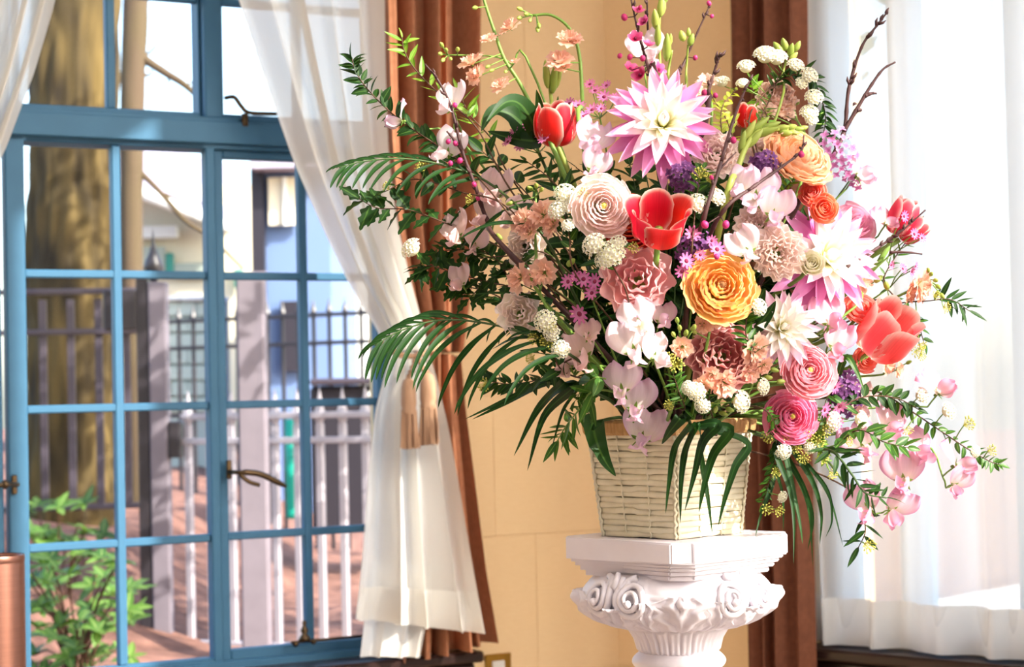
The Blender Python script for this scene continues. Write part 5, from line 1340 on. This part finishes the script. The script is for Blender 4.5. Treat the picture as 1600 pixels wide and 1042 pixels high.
# sweet peas
S = sweet_pea
S([(706, 168, 44, (-.5, .2, .9)), (700, 242, 46, (-.5, .1, .9))], 'white sweet pea with two blooms against the brown drape on the left', M_pea_w, seed=1, via=[(760, 300)])
S([(628, 190, 36, (-.95, .1, .2))], 'single lilac-grey sweet pea farthest left, wings seen from the side', M_pea_lil, seed=2, via=[(770, 280), (700, 205)])
S([(775, 308, 48, (-.4, .2, .9)), (760, 345, 44, (-.6, 0, .8))], 'pale sweet pea pair behind the magenta-budded left twig', M_pea_b, seed=3, via=[(840, 380)])
S([(716, 372, 46, (-.6, .2, .8)), (742, 386, 34, (-.3, -.1, 1))], 'blush sweet pea with open standard among dark leaves on the left edge', M_pea_b, seed=4, via=[(830, 430)])
S([(722, 446, 36, (-.7, .1, .8))], 'small blush sweet pea lowest on the shaded left edge', M_pea_b, seed=5, via=[(850, 480)])
S([(922, 232, 52, (.1, .25, 1)), (925, 268, 40, (0, -.1, 1))], 'lilac pink sweet pea directly above the pale pink ranunculus', M_pea_lil, seed=6)
S([(803, 342, 40, (-.2, .1, 1))], 'lone blush sweet pea beside the peach stock cluster', M_pea_b, seed=7, off=-.01)
S([(1012, 92, 50, (.1, .2, 1))], 'white sweet pea behind the blossoming plum twig above the top dahlia', M_pea_w, seed=8, off=.02)
S([(1180, 312, 58, (-.15, .15, 1)), (1205, 338, 50, (.2, -.1, 1)), (1160, 300, 44, (-.6, .1, .8))], 'lilac white sweet pea cluster above the pale carnations', M_pea_lil, seed=9, off=-.06)
S([(1172, 396, 48, (-.2, -.1, 1))], 'single pale pink sweet pea at the upper right of the yellow ranunculus', M_pea_w, seed=10, off=-.07)
S([(1340, 276, 44, (.7, .2, .5))], 'white sweet pea turned away at the upper right by the lilac florets', M_pea_lil, seed=11, off=-.02)
S([(1385, 350, 34, (.4, .3, .6))], 'small pink sweet pea left of the upright dark tulip', M_pea_p, seed=12, off=-.03)
S([(1000, 510, 50, (-.2, .35, 1)), (992, 552, 62, (0, -.05, 1)), (1022, 560, 44, (.6, 0, .8))], 'bright white sweet pea with wavy petals below the tulip stem', M_pea_w, seed=13, off=-.085)
S([(1032, 505, 38, (.3, .3, .9))], 'lilac sweet pea tucked behind the bright white one', M_pea_lil, seed=14, off=-.05)
S([(915, 560, 56, (-.3, .0, 1)), (890, 575, 44, (-.6, -.1, .8)), (920, 528, 34, (.1, .4, 1))], 'dusky blush sweet pea in shade at the lower left', M_pea_b, seed=15, off=-.04)
S([(972, 612, 52, (-.3, .1, 1)), (992, 640, 54, (.1, -.1, 1)), (1000, 688, 60, (0, .0, 1))], 'trailing white-lilac sweet pea that hangs down over the raffia rim', M_pea_lil, seed=16, off=-.06)
S([(1296, 508, 50, (.2, .25, 1)), (1302, 545, 48, (.3, -.1, 1))], 'frilly pale pink sweet pea between the white dahlia and the coral tulip', M_pea_p, seed=17, off=-.06)
S([(1466, 615, 46, (.5, .6, .5))], 'pink sweet pea highest on the right-hand trailing spray', M_pea_p, seed=18, via=[(1300, 640), (1400, 635)])
S([(1350, 700, 50, (-.1, -.2, 1)), (1382, 672, 50, (.5, .1, .8))], 'pink sweet pea pair hanging right of the hot pink ranunculus', M_pea_p, seed=19, via=[(1270, 650)])
S([(1335, 640, 50, (.2, .3, 1))], 'translucent pale sweet pea behind the purple lilac at lower right', M_pea_b, seed=20, off=.02)
S([(1432, 716, 52, (.4, .4, .8)), (1412, 752, 56, (-.3, -.1, 1))], 'pink sweet pea pair in the middle of the trailing right spray', M_pea_p, seed=21, via=[(1290, 680), (1400, 660)])
S([(1358, 795, 50, (-.5, -.2, .9)), (1392, 798, 48, (.3, -.4, .9))], 'mauve pink sweet pea pair hanging lowest at right', M_pea_p, seed=22, via=[(1262, 690), (1330, 770)])
S([(1494, 728, 48, (.8, .4, .3)), (1490, 758, 36, (.2, -.5, .9))], 'pink sweet pea farthest right with star-shaped green calyx', M_pea_p, seed=23, via=[(1300, 670), (1440, 690)])

# stocks
K = stock
K([(868, 240), (840, 185), (812, 130), (788, 92), (772, 48), (757, 2), (750, -30)], [(796, 42, 20), (764, 60, 14), (736, 96, 24), (744, 118, 20), (782, 132, 17), (804, 96, 9)],
  [(742, 12, 6), (790, 112, 5), (762, 104, 5), (768, 110, 5)], 'tall peach stock stem leaning up left across the cream wall', M_stock, sr=4.2, seed=1)
K([(912, 230), (910, 160), (905, 85), (890, 45), (862, 24), (832, 24)], [(890, 60, 22), (874, 94, 25), (898, 66, 14), (880, 104, 16)],
  [(812, 14, 6), (822, 22, 6), (812, 28, 6), (828, 32, 5), (842, 40, 6), (840, 46, 6)], 'peach stock stem that arches over to the left like a hook', M_stock, sr=4.0, seed=2)
K([(840, 130), (800, 100), (770, 88), (700, 86)], [], [(690, 70, 6), (697, 78, 6), (688, 84, 6), (692, 94, 6), (715, 77, 6), (704, 92, 5)], 'thin side stem of green buds before the brown drape', M_stock, sr=2.2, seed=12)
K([(850, 470), (838, 400), (836, 340), (838, 300)], [(816, 346, 26), (846, 334, 26), (862, 352, 20), (826, 362, 18)], [(838, 290, 6), (828, 294, 6), (846, 296, 6), (796, 318, 6), (866, 345, 5)], 'peach stock with full ruffled head left of the pale ranunculus', M_stock, seed=3, off=-.05)
K([(870, 500), (840, 440)], [(810, 434, 24), (850, 426, 23), (832, 436, 16)], [(892, 410, 9), (780, 370, 7)], 'peach stock low on the left above the ivory lisianthus', M_stock, seed=4, off=-.05)
K([(1110, 650), (1125, 610), (1128, 585)], [(1132, 598, 27), (1096, 604, 20), (1112, 586, 16)], [(1118, 640, 7), (1130, 646, 7), (1140, 640, 7), (1112, 632, 6)], 'peach stock hanging low over the basket rim', M_stock, seed=5, off=-.08)
K([(1165, 620), (1178, 570)], [(1180, 545, 27), (1170, 582, 20), (1194, 572, 16)], [(1200, 590, 7), (1210, 578, 7), (1220, 596, 7), (1196, 600, 6)], 'peach stock touching the light pink ranunculus', M_stock, seed=6, off=-.075)
K([(1060, 600), (1065, 545)], [(1066, 542, 20)], [(1052, 522, 6), (1062, 512, 6), (1072, 520, 7), (1058, 500, 6), (1084, 512, 7)], 'small peach stock bloom with green buds beside the white sweet pea', M_stock, seed=7, off=-.08)
K([(1100, 560), (1112, 500)], [(1116, 496, 22), (1098, 508, 17)], [(1084, 518, 6)], 'peach stock peeping from below the yellow ranunculus', M_stock, seed=8, off=-.07)
K([(1320, 540), (1380, 478), (1425, 452), (1450, 436)], [(1440, 446, 27), (1422, 458, 22)], [(1455, 428, 6), (1462, 438, 6), (1450, 422, 6), (1466, 448, 6), (1385, 446, 8), (1472, 462, 6)], 'peach stock reaching right against the sheer curtain', M_stock, seed=9, off=-.03)
K([(1310, 500), (1350, 446)], [(1350, 440, 20), (1340, 432, 14)], [(1372, 436, 8)], 'little peach stock bloom between dahlia and coral rose', M_stock, seed=10, off=-.04)
K([(1300, 600), (1380, 585)], [(1388, 570, 17), (1404, 578, 14)], [(1420, 566, 5)], 'peach stock hidden beneath the coral tulip', M_stock, seed=11, off=.01)
K([(1110, 220), (1106, 150)], [(1106, 128, 20), (1098, 146, 15)], [], 'pale peach stock behind the top dahlia on its right', M_stock_p, seed=13, off=.03)
K([(1250, 290), (1240, 170)], [(1196, 172, 20), (1228, 178, 16)], [(1246, 160, 6)], 'pale peach stock nearest the brown drape edge', M_stock_p, seed=14, off=.02)

# plum twigs
Q = plum
Q([(800, 400), (762, 345), (742, 290), (722, 235), (704, 165), (684, 125), (664, 100)], [], [(711, 165, 6), (700, 222, 6), (712, 225, 6), (718, 252, 7), (741, 289, 6), (747, 311, 5), (704, 256, 6)], 'dark plum twig with magenta buds crossing the left white sweet peas', seed=1, off=-.05, side=[([(722, 235), (706, 214), (698, 205)], 3)])
Q([(1040, 240), (1022, 140), (1008, 90), (995, 40), (982, -20)], [(993, 62, 13), (1008, 36, 11), (984, 110, 13), (1002, 118, 14), (1028, 110, 12), (1012, 72, 11), (996, 20, 11)], [(976, 28, 8), (984, 90, 7), (1004, 92, 7), (968, 88, 6), (1000, 12, 5), (1018, 100, 5)], 'plum twig thick with open pink blossoms above the top dahlia', seed=2, off=.0)
Q([(1030, 160), (1014, 100), (1012, 40), (1010, -30)], [], [], 'bare straight plum twig behind the pink blossoms', seed=3, off=.03, r0=3.2)
Q([(1050, 180), (1056, 128), (1068, 100), (1090, 50), (1110, 6)], [], [(1108, 6, 6), (1112, 26, 5), (1086, 91, 6)], 'slender plum twig leaning up right beyond the top dahlia', seed=4, off=.04, r0=3.4)
Q([(1100, 200), (1104, 160), (1112, 125), (1126, 82)], [], [(1100, 146, 7), (1096, 158, 7), (1118, 150, 6)], 'short dark plum twig tip right of the top dahlia', seed=5, off=.0, r0=5.0)
Q([(1078, 430, .08), (1100, 340), (1124, 262), (1145, 190), (1160, 150), (1175, 118)], [], [(1146, 220, 7), (1112, 278, 5)], 'long dark plum twig slanting up in front of the bouquet', seed=6, off=-.075, r0=4.2, side=[([(1120, 270), (1138, 250), (1150, 238)], 1.8)])
Q([(1096, 410, .08), (1130, 330), (1180, 290), (1225, 258), (1252, 236), (1256, 212)], [], [(1252, 242, 7), (1134, 352, 8), (1102, 352, 8), (1120, 402, 6)], 'curved plum twig ending before the peach ranunculus', seed=7, off=-.085, r0=3.8)
Q([(1240, 330), (1290, 260), (1318, 208), (1326, 140), (1346, 74), (1370, 40), (1387, 18)], [], [], 'tallest bare twig on the right against the bright sheer', seed=8, off=.0, r0=4.6, side=[([(1318, 206), (1345, 160), (1362, 132), (1380, 108), (1399, 97)], 3.4), ([(1352, 150), (1362, 146), (1370, 146)], 3.2), ([(1336, 164), (1334, 160)], 4), ([(1340, 172), (1347, 172)], 4)], knots=14)
Q([(1262, 450, .10), (1322, 418), (1370, 388), (1412, 358), (1446, 328)], [], [(1340, 394, 9), (1332, 402, 8)], 'dark twig pointing right across the pink dahlia', seed=9, off=-.06, r0=3.8, side=[([(1390, 394), (1415, 394), (1441, 397)], 2.4)])

# green bud stems
Z = budspike
Z([(1040, 200), (1032, 110), (1030, 50), (1034, -30)], [(1034, 8, 36, 15, .1, 1), (1024, 30, 32, 14, -.1, 1), (1028, 55, 34, 12, 0, 1), (1040, -10, 34, 14, .2, 1)], 'tall pale green gladiolus spike of closed buds cut by the top of frame', seed=1, off=.02)
Z([(1048, 180), (1044, 120), (1050, 78)], [(1042, 74, 44, 15, 0, 1), (1047, 62, 20, 9, .1, 1)], 'single fat yellow-green bud standing just above the top dahlia', seed=2, off=.01)
Z([(1072, 180), (1072, 120), (1075, 70)], [(1066, 56, 18, 13, -.3, 1), (1080, 62, 20, 12, .3, 1), (1076, 50, 14, 8, 0, 1)], 'thin green stem topped by three round buds', seed=3, off=.02, sw=2.8)
Z([(1130, 330), (1150, 270), (1168, 225), (1190, 204), (1230, 202)], [(1170, 206, 40, 12, .4, .7), (1186, 196, 40, 12, .6, .5), (1198, 206, 40, 12, .8, .3), (1180, 216, 36, 12, .5, .6), (1205, 196, 30, 11, .8, .3), (1160, 222, 34, 11, .2, .9), (1222, 200, 22, 12, 1, .2), (1228, 208, 20, 12, 1, 0),
   (1236, 199, 18, 11, 1, .3), (1240, 208, 18, 11, 1, -.1), (1248, 202, 16, 10, 1, .1), (1252, 209, 14, 9, 1, -.2), (1256, 200, 14, 9, 1, .3)], 'thick yellow-green tuberose spike bent over to the right', seed=4, off=-.05, sw=5.5)
Z([(872, 230), (862, 160), (858, 120)], [(854, 116, 44, 13, -.1, 1), (866, 122, 48, 14, .1, 1), (873, 120, 36, 9, .2, 1)], 'upright green buds beneath the hooked peach stock', seed=5, off=.0, sw=4.5)
Z([(1205, 205), (1222, 120), (1232, 80)], [(1226, 70, 20, 12, -.3, 1), (1236, 78, 22, 12, .2, 1), (1246, 72, 18, 10, .5, 1), (1240, 88, 18, 10, .6, .6), (1216, 76, 26, 13, -.6, .9), (1224, 66, 14, 9, -.2, 1)], 'dark green bud cluster silhouetted at the top right of the drape', seed=6, off=.03, sw=2.6)

# small-flowered sprays
D = daisies
D([(794, 222, 11), (804, 204, 9), (830, 214, 13), (852, 216, 13), (826, 196, 10), (842, 200, 10), (812, 228, 10)], 'pink daisy-like cineraria spray at the foot of the upper-left tulip', seed=1)
D([(904, 165, 12), (926, 172, 13), (944, 152, 12), (930, 142, 11), (890, 162, 11), (912, 182, 11), (922, 132, 10), (948, 134, 10), (962, 152, 10), (940, 170, 9)], 'mauve cineraria spray left of the top dahlia', seed=2, off=-.02)
D([(888, 440, 12), (912, 436, 13), (930, 440, 13), (925, 458, 12), (900, 432, 9), (944, 452, 10)], 'magenta-pink cineraria spray left of the rose pink lisianthus', seed=3)
D([(906, 490, 16)], 'lone cineraria daisy in the dark hollow above the dusky sweet pea', seed=4, off=-.04)
D([(1082, 366, 13), (1072, 408, 13), (1066, 424, 11), (1120, 390, 13), (1094, 398, 9), (1112, 376, 9)], 'cineraria daisies between the open tulip and yellow ranunculus', seed=5, off=-.06)
D([(1288, 640, 13), (1312, 634, 14), (1308, 660, 12), (1304, 604, 12), (1296, 652, 10)], 'cineraria daisies right of the hot pink ranunculus', seed=6, off=-.065)
D([(1412, 338, 10), (1428, 366, 10), (1440, 372, 8), (1392, 414, 8)], 'tiny cineraria flowers in front of the dark upright tulip', seed=7, off=-.05)
D([(1410, 420, 9), (1424, 424, 9), (1430, 416, 8)], 'tiny mauve cineraria flowers above the right peach stock', seed=8, off=-.02)
lilac(1068, 276, 26, 24, 30, 'deep purple lilac spray beneath the top dahlia', M_lilac, 7, -.02, 1)
lilac(1196, 256, 22, 20, 26, 'violet lilac spray left of the peach ranunculus', M_lilac, 7, -.03, 2)
lilac(1090, 392, 34, 30, 34, 'purple lilac spray behind the cineraria near the open tulip', M_lilac, 7, -.03, 3)
lilac(1322, 612, 26, 38, 36, 'purple lilac spray in the shade under the coral tulip', M_lilac, 8, -.03, 4)
lilac(1308, 238, 34, 40, 26, 'loose lilac-pink florets by the bare right twigs', M_lilac_l, 8, -.02, 5)
lilac(1335, 272, 20, 24, 14, 'few backlit lilac florets above the right white sweet pea', M_lilac_l, 7, .0, 6)

# ------------------------------------------------------------------ the bouquet: foliage
Y = leafy
Y([(800, 340), (740, 270), (690, 232), (650, 205), (610, 175), (575, 140), (556, 112), (550, 92)], 58, 33, 'leafy jasmine branch reaching farthest up left over the white sheer', 'ovate', M_lf_dark, seed=1, t0=.12, off=-.03)
Y([(800, 300), (745, 200), (690, 150), (650, 110), (632, 80), (628, 58)], 22, 34, 'pale green leafy twig before the lit fold of the brown drape', 'lance', M_lf_lite, seed=2, t0=.2)
Y([(800, 280), (770, 220), (735, 180), (715, 140)], 12, 36, 'yellow-green leafy shoot behind the upper-left sweet pea', 'lance', M_lf_lite, seed=3, t0=.3, off=.02)
Y([(830, 420), (760, 375), (700, 350), (640, 328), (590, 325), (560, 310)], 20, 46, 'lobed-leaf vine pointing left below the upper palm frond', 'lobed', M_lf_dark, seed=4, t0=.25, off=-.03, droop=.3)
Y([(820, 460), (760, 440), (705, 425), (670, 415), (650, 430)], 20, 40, 'dark lobed vine with one white umbel at its end', 'lobed', M_lf_dark, seed=5, t0=.2, off=-.02, clusters=[(643, 388, 17)], droop=.2)
Y([(850, 440), (800, 420), (760, 440), (730, 470)], 18, 38, 'dark leafy sprig in the shaded left flank', 'lobed', M_lf_dark, seed=6, t0=.1, off=-.01)
Y([(860, 400), (790, 400), (740, 405)], 14, 36, 'dark leafy sprig by the lower blush sweet pea', 'ovate', M_lf_dark, seed=26, t0=.1, off=.0)
Y([(800, 330), (720, 300), (650, 280), (600, 300)], 14, 32, 'jasmine sprig tangled in the upper palm frond', 'ovate', M_lf_dark, seed=7, t0=.3, buds=[(660, 262, 12), (605, 292, 9), (735, 312, 10)], off=-.03)
Y([(900, 560), (850, 590), (800, 600), (760, 595)], 30, 34, 'jasmine sprig with green berries at the lower left edge', 'ovate', M_lf_dark, seed=8, t0=.1, off=-.05, buds=[(757, 600, 13), (830, 560, 10)])
Y([(930, 610), (905, 640), (885, 665), (870, 690)], 26, 46, 'bright green serrated sprig hanging left of the basket corner', 'lance', M_lf_mid, seed=9, t0=.0, off=-.07, stem=2.2, smat=M_stem2, droop=.3)
Y([(940, 590), (915, 600), (900, 625)], 16, 40, 'bright green leaf tuft over the left basket rim', 'ovate', M_lf_mid, seed=10, t0=.0, off=-.06, smat=M_stem2, droop=.4)
Y([(1300, 610), (1370, 612), (1420, 640), (1465, 670), (1510, 700), (1545, 720), (1562, 726)], 40, 24, 'long leafy spirea branch trailing farthest right', 'ovate', M_lf_mid, seed=11, t0=.15, off=-.03, clusters=[(1440, 618, 13), (1482, 642, 14), (1524, 705, 9)], buds=[(1512, 662, 13), (1548, 704, 10), (1418, 672, 9)])
Y([(1262, 700, .10), (1300, 705), (1330, 740), (1352, 770), (1385, 778)], 24, 40, 'dark compound-leaf vine hanging at right of the pink ranunculus', 'lance', M_lf_dark, seed=12, t0=.1, off=-.12, stem=3.0, smat=M_stem_d)
Y([(1320, 760), (1345, 800), (1352, 830), (1340, 858)], 7, 42, 'lowest dangling leaf tip under the mauve sweet peas', 'lance', M_lf_dark, seed=13, t0=.3, off=-.03, buds=[(1356, 852, 13)])
Y([(1330, 500), (1400, 475), (1450, 470), (1485, 468), (1515, 486)], 14, 40, 'dark leafy twig tip farthest right beside the peach stock', 'lance', M_lf_dark, seed=14, t0=.55, off=-.02, buds=[(1478, 480, 9), (1440, 540, 9), (1462, 462, 8)])
Y([(1180, 300), (1170, 190), (1200, 140), (1235, 118), (1265, 118), (1282, 150), (1290, 185), (1285, 215)], 40, 30, 'arching spirea branch with grey-white umbels at the top right', 'ovate', M_lf_dark, seed=15, t0=.35, off=-.01, clusters=[(1243, 102, 13), (1264, 118, 14), (1252, 130, 10), (1272, 152, 14), (1264, 176, 14), (1268, 188, 10), (1196, 86, 18), (1214, 90, 16), (1166, 104, 14)])
Y([(1150, 300), (1130, 220), (1128, 170), (1150, 140)], 30, 20, 'airy yellow-green sprig right of the top dahlia', 'small', M_lf_yel, seed=16, t0=.2, off=.02, clusters=[(1128, 128, 12)])
Y([(1180, 280), (1180, 210), (1205, 150), (1220, 110)], 22, 26, 'fresh green sprig before the pale peach carnation', 'lance', M_lf_mid, seed=17, t0=.3, off=-.01, clusters=[(1160, 130, 10)])
Y([(1195, 640), (1215, 690), (1205, 740), (1190, 790)], 60, 17, 'small-leaved spirea bush hanging at the right of the basket', 'small', M_lf_mid, seed=18, t0=.0, off=-.06, clusters=[(1224, 705, 13), (1222, 776, 9)], buds=[(1200, 682, 11), (1212, 738, 10), (1198, 795, 11), (1216, 798, 10), (1226, 680, 10)], stem=1.6)
Y([(1255, 640), (1275, 680), (1290, 720)], 36, 19, 'yellowish small-leaved spirea under the hot pink ranunculus', 'small', M_lf_lite, seed=19, t0=.0, off=-.05, clusters=[(1302, 658, 15), (1345, 655, 13), (1265, 700, 9)], buds=[(1262, 680, 13), (1278, 690, 12), (1290, 672, 12), (1255, 715, 11), (1285, 715, 11), (1300, 740, 10), (1244, 700, 10), (1325, 690, 9)], stem=1.4)
Y([(1070, 640), (1060, 610), (1052, 585)], 26, 24, 'small green sprig with yellow buds beside the trailing sweet pea', 'lance', M_lf_mid, seed=20, t0=.0, off=-.075, buds=[(1056, 570, 13), (1046, 560, 10), (1046, 632, 9)], stem=1.4)
Y([(1080, 400), (1085, 340), (1092, 285), (1100, 262)], 20, 26, 'spirea sprig with two white umbels beneath the top dahlia', 'ovate', M_lf_mid, seed=21, t0=.3, off=-.055, clusters=[(1090, 318, 15), (1120, 308, 13)], buds=[(1094, 272, 12), (1108, 280, 9)])
Y([(900, 430), (890, 370), (880, 320), (884, 295)], 12, 26, 'spirea sprig between the peach stock and pale ranunculus', 'ovate', M_lf_mid, seed=22, t0=.2, off=-.055, clusters=[(882, 302, 15), (872, 328, 15), (888, 322, 11), (888, 352, 10)], buds=[(912, 300, 9)])
Y([(980, 460), (960, 420), (950, 395), (975, 385)], 16, 24, 'spirea sprig with creamy umbels under the pale pink ranunculus', 'ovate', M_lf_mid, seed=23, t0=.3, off=-.085, clusters=[(928, 382, 17), (956, 396, 18), (944, 406, 13), (966, 380, 12)], buds=[(990, 388, 9)])
Y([(880, 580), (860, 530), (850, 500)], 16, 34, 'spirea sprig with white umbels under the ivory lisianthus', 'ovate', M_lf_dark, seed=24, t0=.0, off=-.06, clusters=[(852, 502, 16), (876, 546, 13), (862, 520, 12)], buds=[(836, 528, 12), (856, 534, 13), (862, 512, 9)])
Y([(1175, 560), (1165, 520), (1170, 480)], 16, 26, 'small leafy sprig right of the yellow ranunculus', 'ovate', M_lf_mid, seed=25, t0=.0, off=-.07, clusters=[(1186, 480, 12)])
Y([(1120, 680), (1110, 640), (1108, 615)], 10, 22, 'little white umbels over the rim among peach stock', 'ovate', M_lf_mid, seed=27, t0=.0, off=-.085, clusters=[(1088, 612, 13), (1098, 634, 11), (1158, 628, 16), (1076, 606, 10), (1192, 604, 12)])
Y([(1390, 480), (1380, 440), (1400, 400), (1440, 345)], 16, 22, 'budded green twig behind the upright dark tulip', 'lance', M_lf_mid, seed=28, t0=.2, off=.01, buds=[(1400, 545, 8)])
Y([(1360, 470), (1395, 490), (1430, 500), (1445, 540)], 16, 28, 'green leaves behind the coral tulip', 'ovate', M_lf_mid, seed=29, t0=.1, off=.02, buds=[(1432, 550, 11), (1440, 556, 8)])
Y([(880, 380), (830, 310), (780, 260), (752, 235)], 18, 44, 'dark glossy sprig below the broad leaves at the upper left', 'ovate', M_lf_dark, seed=31, t0=.1, off=.01)
Y([(900, 330), (860, 280), (820, 250)], 16, 40, 'dark sprig under the upper-left cineraria spray', 'lance', M_lf_dark, seed=32, t0=.1, off=.02)
Y([(960, 330), (940, 290), (900, 262)], 14, 40, 'dark sprig between the lilac pink sweet pea and the shaded hollow', 'lance', M_lf_dark, seed=33, t0=.1, off=.03)
Y([(820, 470), (770, 400), (720, 390), (680, 395)], 22, 42, 'dark lobed sprig filling the left flank over the drape', 'lobed', M_lf_dark, seed=34, t0=.05, off=.0)
Y([(840, 520), (790, 470), (740, 450), (700, 450)], 22, 40, 'dark leafy sprig above the large palm frond', 'lobed', M_lf_dark, seed=35, t0=.05, off=.0)
Y([(1285, 700, .13), (1340, 672), (1380, 690), (1420, 700)], 18, 34, 'mid-green sprig among the trailing right sweet peas', 'ovate', M_lf_mid, seed=36, t0=.1, off=-.13)
Y([(1290, 640), (1350, 620), (1400, 622), (1436, 640)], 18, 32, 'dark sprig beneath the topmost right-hand sweet pea', 'ovate', M_lf_dark, seed=37, t0=.1, off=-.05)
Y([(1150, 280), (1140, 200), (1112, 150)], 26, 24, 'yellow-green sprig just left of the scarlet tulip', 'ovate', M_lf_yel, seed=38, t0=.2, off=.03)
Y([(1190, 260), (1200, 190), (1180, 150), (1172, 125)], 24, 26, 'lime sprig between the scarlet tulip and the tuberose spike', 'ovate', M_lf_lite, seed=39, t0=.2, off=.01)
Y([(1230, 330), (1225, 300), (1240, 280)], 12, 26, 'lime sprig under the peach ranunculus', 'lance', M_lf_lite, seed=40, t0=.0, off=-.02)
# palms
palm([(900, 560), (830, 525), (760, 505), (690, 500), (630, 515), (585, 540)], 15, (165, 150, 60), 'large palm frond arching left across the tied curtains', off=-.06, wpx=9.5, seed=1, droop=1.35)
palm([(850, 370), (770, 290), (700, 260), (630, 248), (570, 252), (530, 262)], 14, (110, 95, 50), 'upper palm frond fanning left across the white sheer', off=-.03, wpx=8, seed=2, droop=.9)
blades('palm_frond', 'short palm frond of broad blades left of the basket', [([(880, 600), (840, 640), (803, 712)], 17), ([(895, 605), (850, 650), (824, 735)], 17), ([(905, 600), (880, 640), (862, 700)], 9), ([(860, 590), (800, 620), (726, 655)], 12), ([(850, 600), (790, 630), (738, 655)], 12)], M_palm, off=-.04, seed=3)
blades('palm_frond', 'glossy green blades draped over the front of the basket', [([(1080, 665), (1055, 700), (1046, 750), (1040, 802)], 13), ([(1086, 668), (1070, 710), (1064, 760), (1063, 818)], 13), ([(1092, 668), (1096, 720), (1106, 780), (1113, 835)], 13),
       ([(1120, 662), (1098, 690), (1085, 740), (1070, 798)], 16), ([(1140, 670), (1115, 710), (1100, 760), (1092, 800)], 16), ([(1165, 690), (1148, 730), (1132, 780), (1122, 822)], 14)], M_palm, off=-.115, seed=4, spread=.004)
blades('palm_frond', 'dark blades hanging right of the basket before the brown drape', [([(1225, 690), (1265, 730), (1296, 778), (1317, 852)], 9), ([(1215, 700), (1245, 745), (1264, 800), (1270, 886)], 10), ([(1210, 700), (1232, 760), (1240, 810), (1240, 880)], 9), ([(1205, 710), (1222, 770), (1224, 830)], 8),
       ([(1230, 690), (1268, 750), (1283, 800), (1281, 850)], 10), ([(1222, 700), (1255, 760), (1270, 810), (1262, 860)], 9), ([(1205, 760), (1190, 800), (1180, 838)], 8), ([(1225, 700), (1240, 770), (1250, 820), (1254, 850)], 9), ([(1235, 700), (1290, 760), (1300, 810), (1290, 840)], 6)], M_palm, off=-.05, seed=5, spread=.02)
blades('palm_frond', 'two thin palm blades on the cream wall side above the lower-left sprig', [([(850, 480), (760, 465), (700, 462)], 10), ([(860, 470), (790, 458), (735, 460)], 8), ([(850, 520), (800, 530), (770, 545)], 9)], M_palm, off=-.02, seed=6)
# big single leaves
blades('tulip_leaf', 'broad glossy dark leaves left of the red and white tulip', [([(830, 210), (800, 180), (770, 175), (752, 205)], 40), ([(838, 205), (815, 165), (790, 160), (760, 190)], 34), ([(845, 200), (842, 165), (838, 140)], 22), ([(835, 220), (795, 215), (762, 205)], 30), ([(850, 190), (868, 170), (872, 150)], 14)], M_lf_dark, off=-.03, seed=7, spread=.02)
blades('lily_leaf', 'broad dark leaf hanging over the left face of the basket', [([(925, 660), (932, 690), (945, 720), (962, 744)], 36)], M_lf_dark, off=-.10, seed=8, face=(0, .1, 1))
blades('lily_leaf', 'dark leaf folded over the basket corner', [([(1062, 655), (1046, 675), (1034, 694)], 18), ([(1075, 650), (1060, 662), (1048, 676)], 14)], M_lf_dark, off=-.10, seed=9)
blades('lily_leaf', 'dark rounded leaf right of the yellow ranunculus', [([(1170, 500), (1185, 470), (1196, 450)], 32), ([(1180, 510), (1200, 490), (1212, 470)], 26)], M_lf_dark, off=-.02, seed=10)
blades('lily_leaf', 'green leaf below the pink ranunculus pair at right', [([(1300, 620), (1330, 640), (1345, 650)], 14), ([(1280, 690), (1300, 705), (1312, 712)], 12), ([(1320, 560), (1338, 580), (1350, 610)], 12)], M_lf_mid, off=-.05, seed=11)
# dark filler sprigs deep inside
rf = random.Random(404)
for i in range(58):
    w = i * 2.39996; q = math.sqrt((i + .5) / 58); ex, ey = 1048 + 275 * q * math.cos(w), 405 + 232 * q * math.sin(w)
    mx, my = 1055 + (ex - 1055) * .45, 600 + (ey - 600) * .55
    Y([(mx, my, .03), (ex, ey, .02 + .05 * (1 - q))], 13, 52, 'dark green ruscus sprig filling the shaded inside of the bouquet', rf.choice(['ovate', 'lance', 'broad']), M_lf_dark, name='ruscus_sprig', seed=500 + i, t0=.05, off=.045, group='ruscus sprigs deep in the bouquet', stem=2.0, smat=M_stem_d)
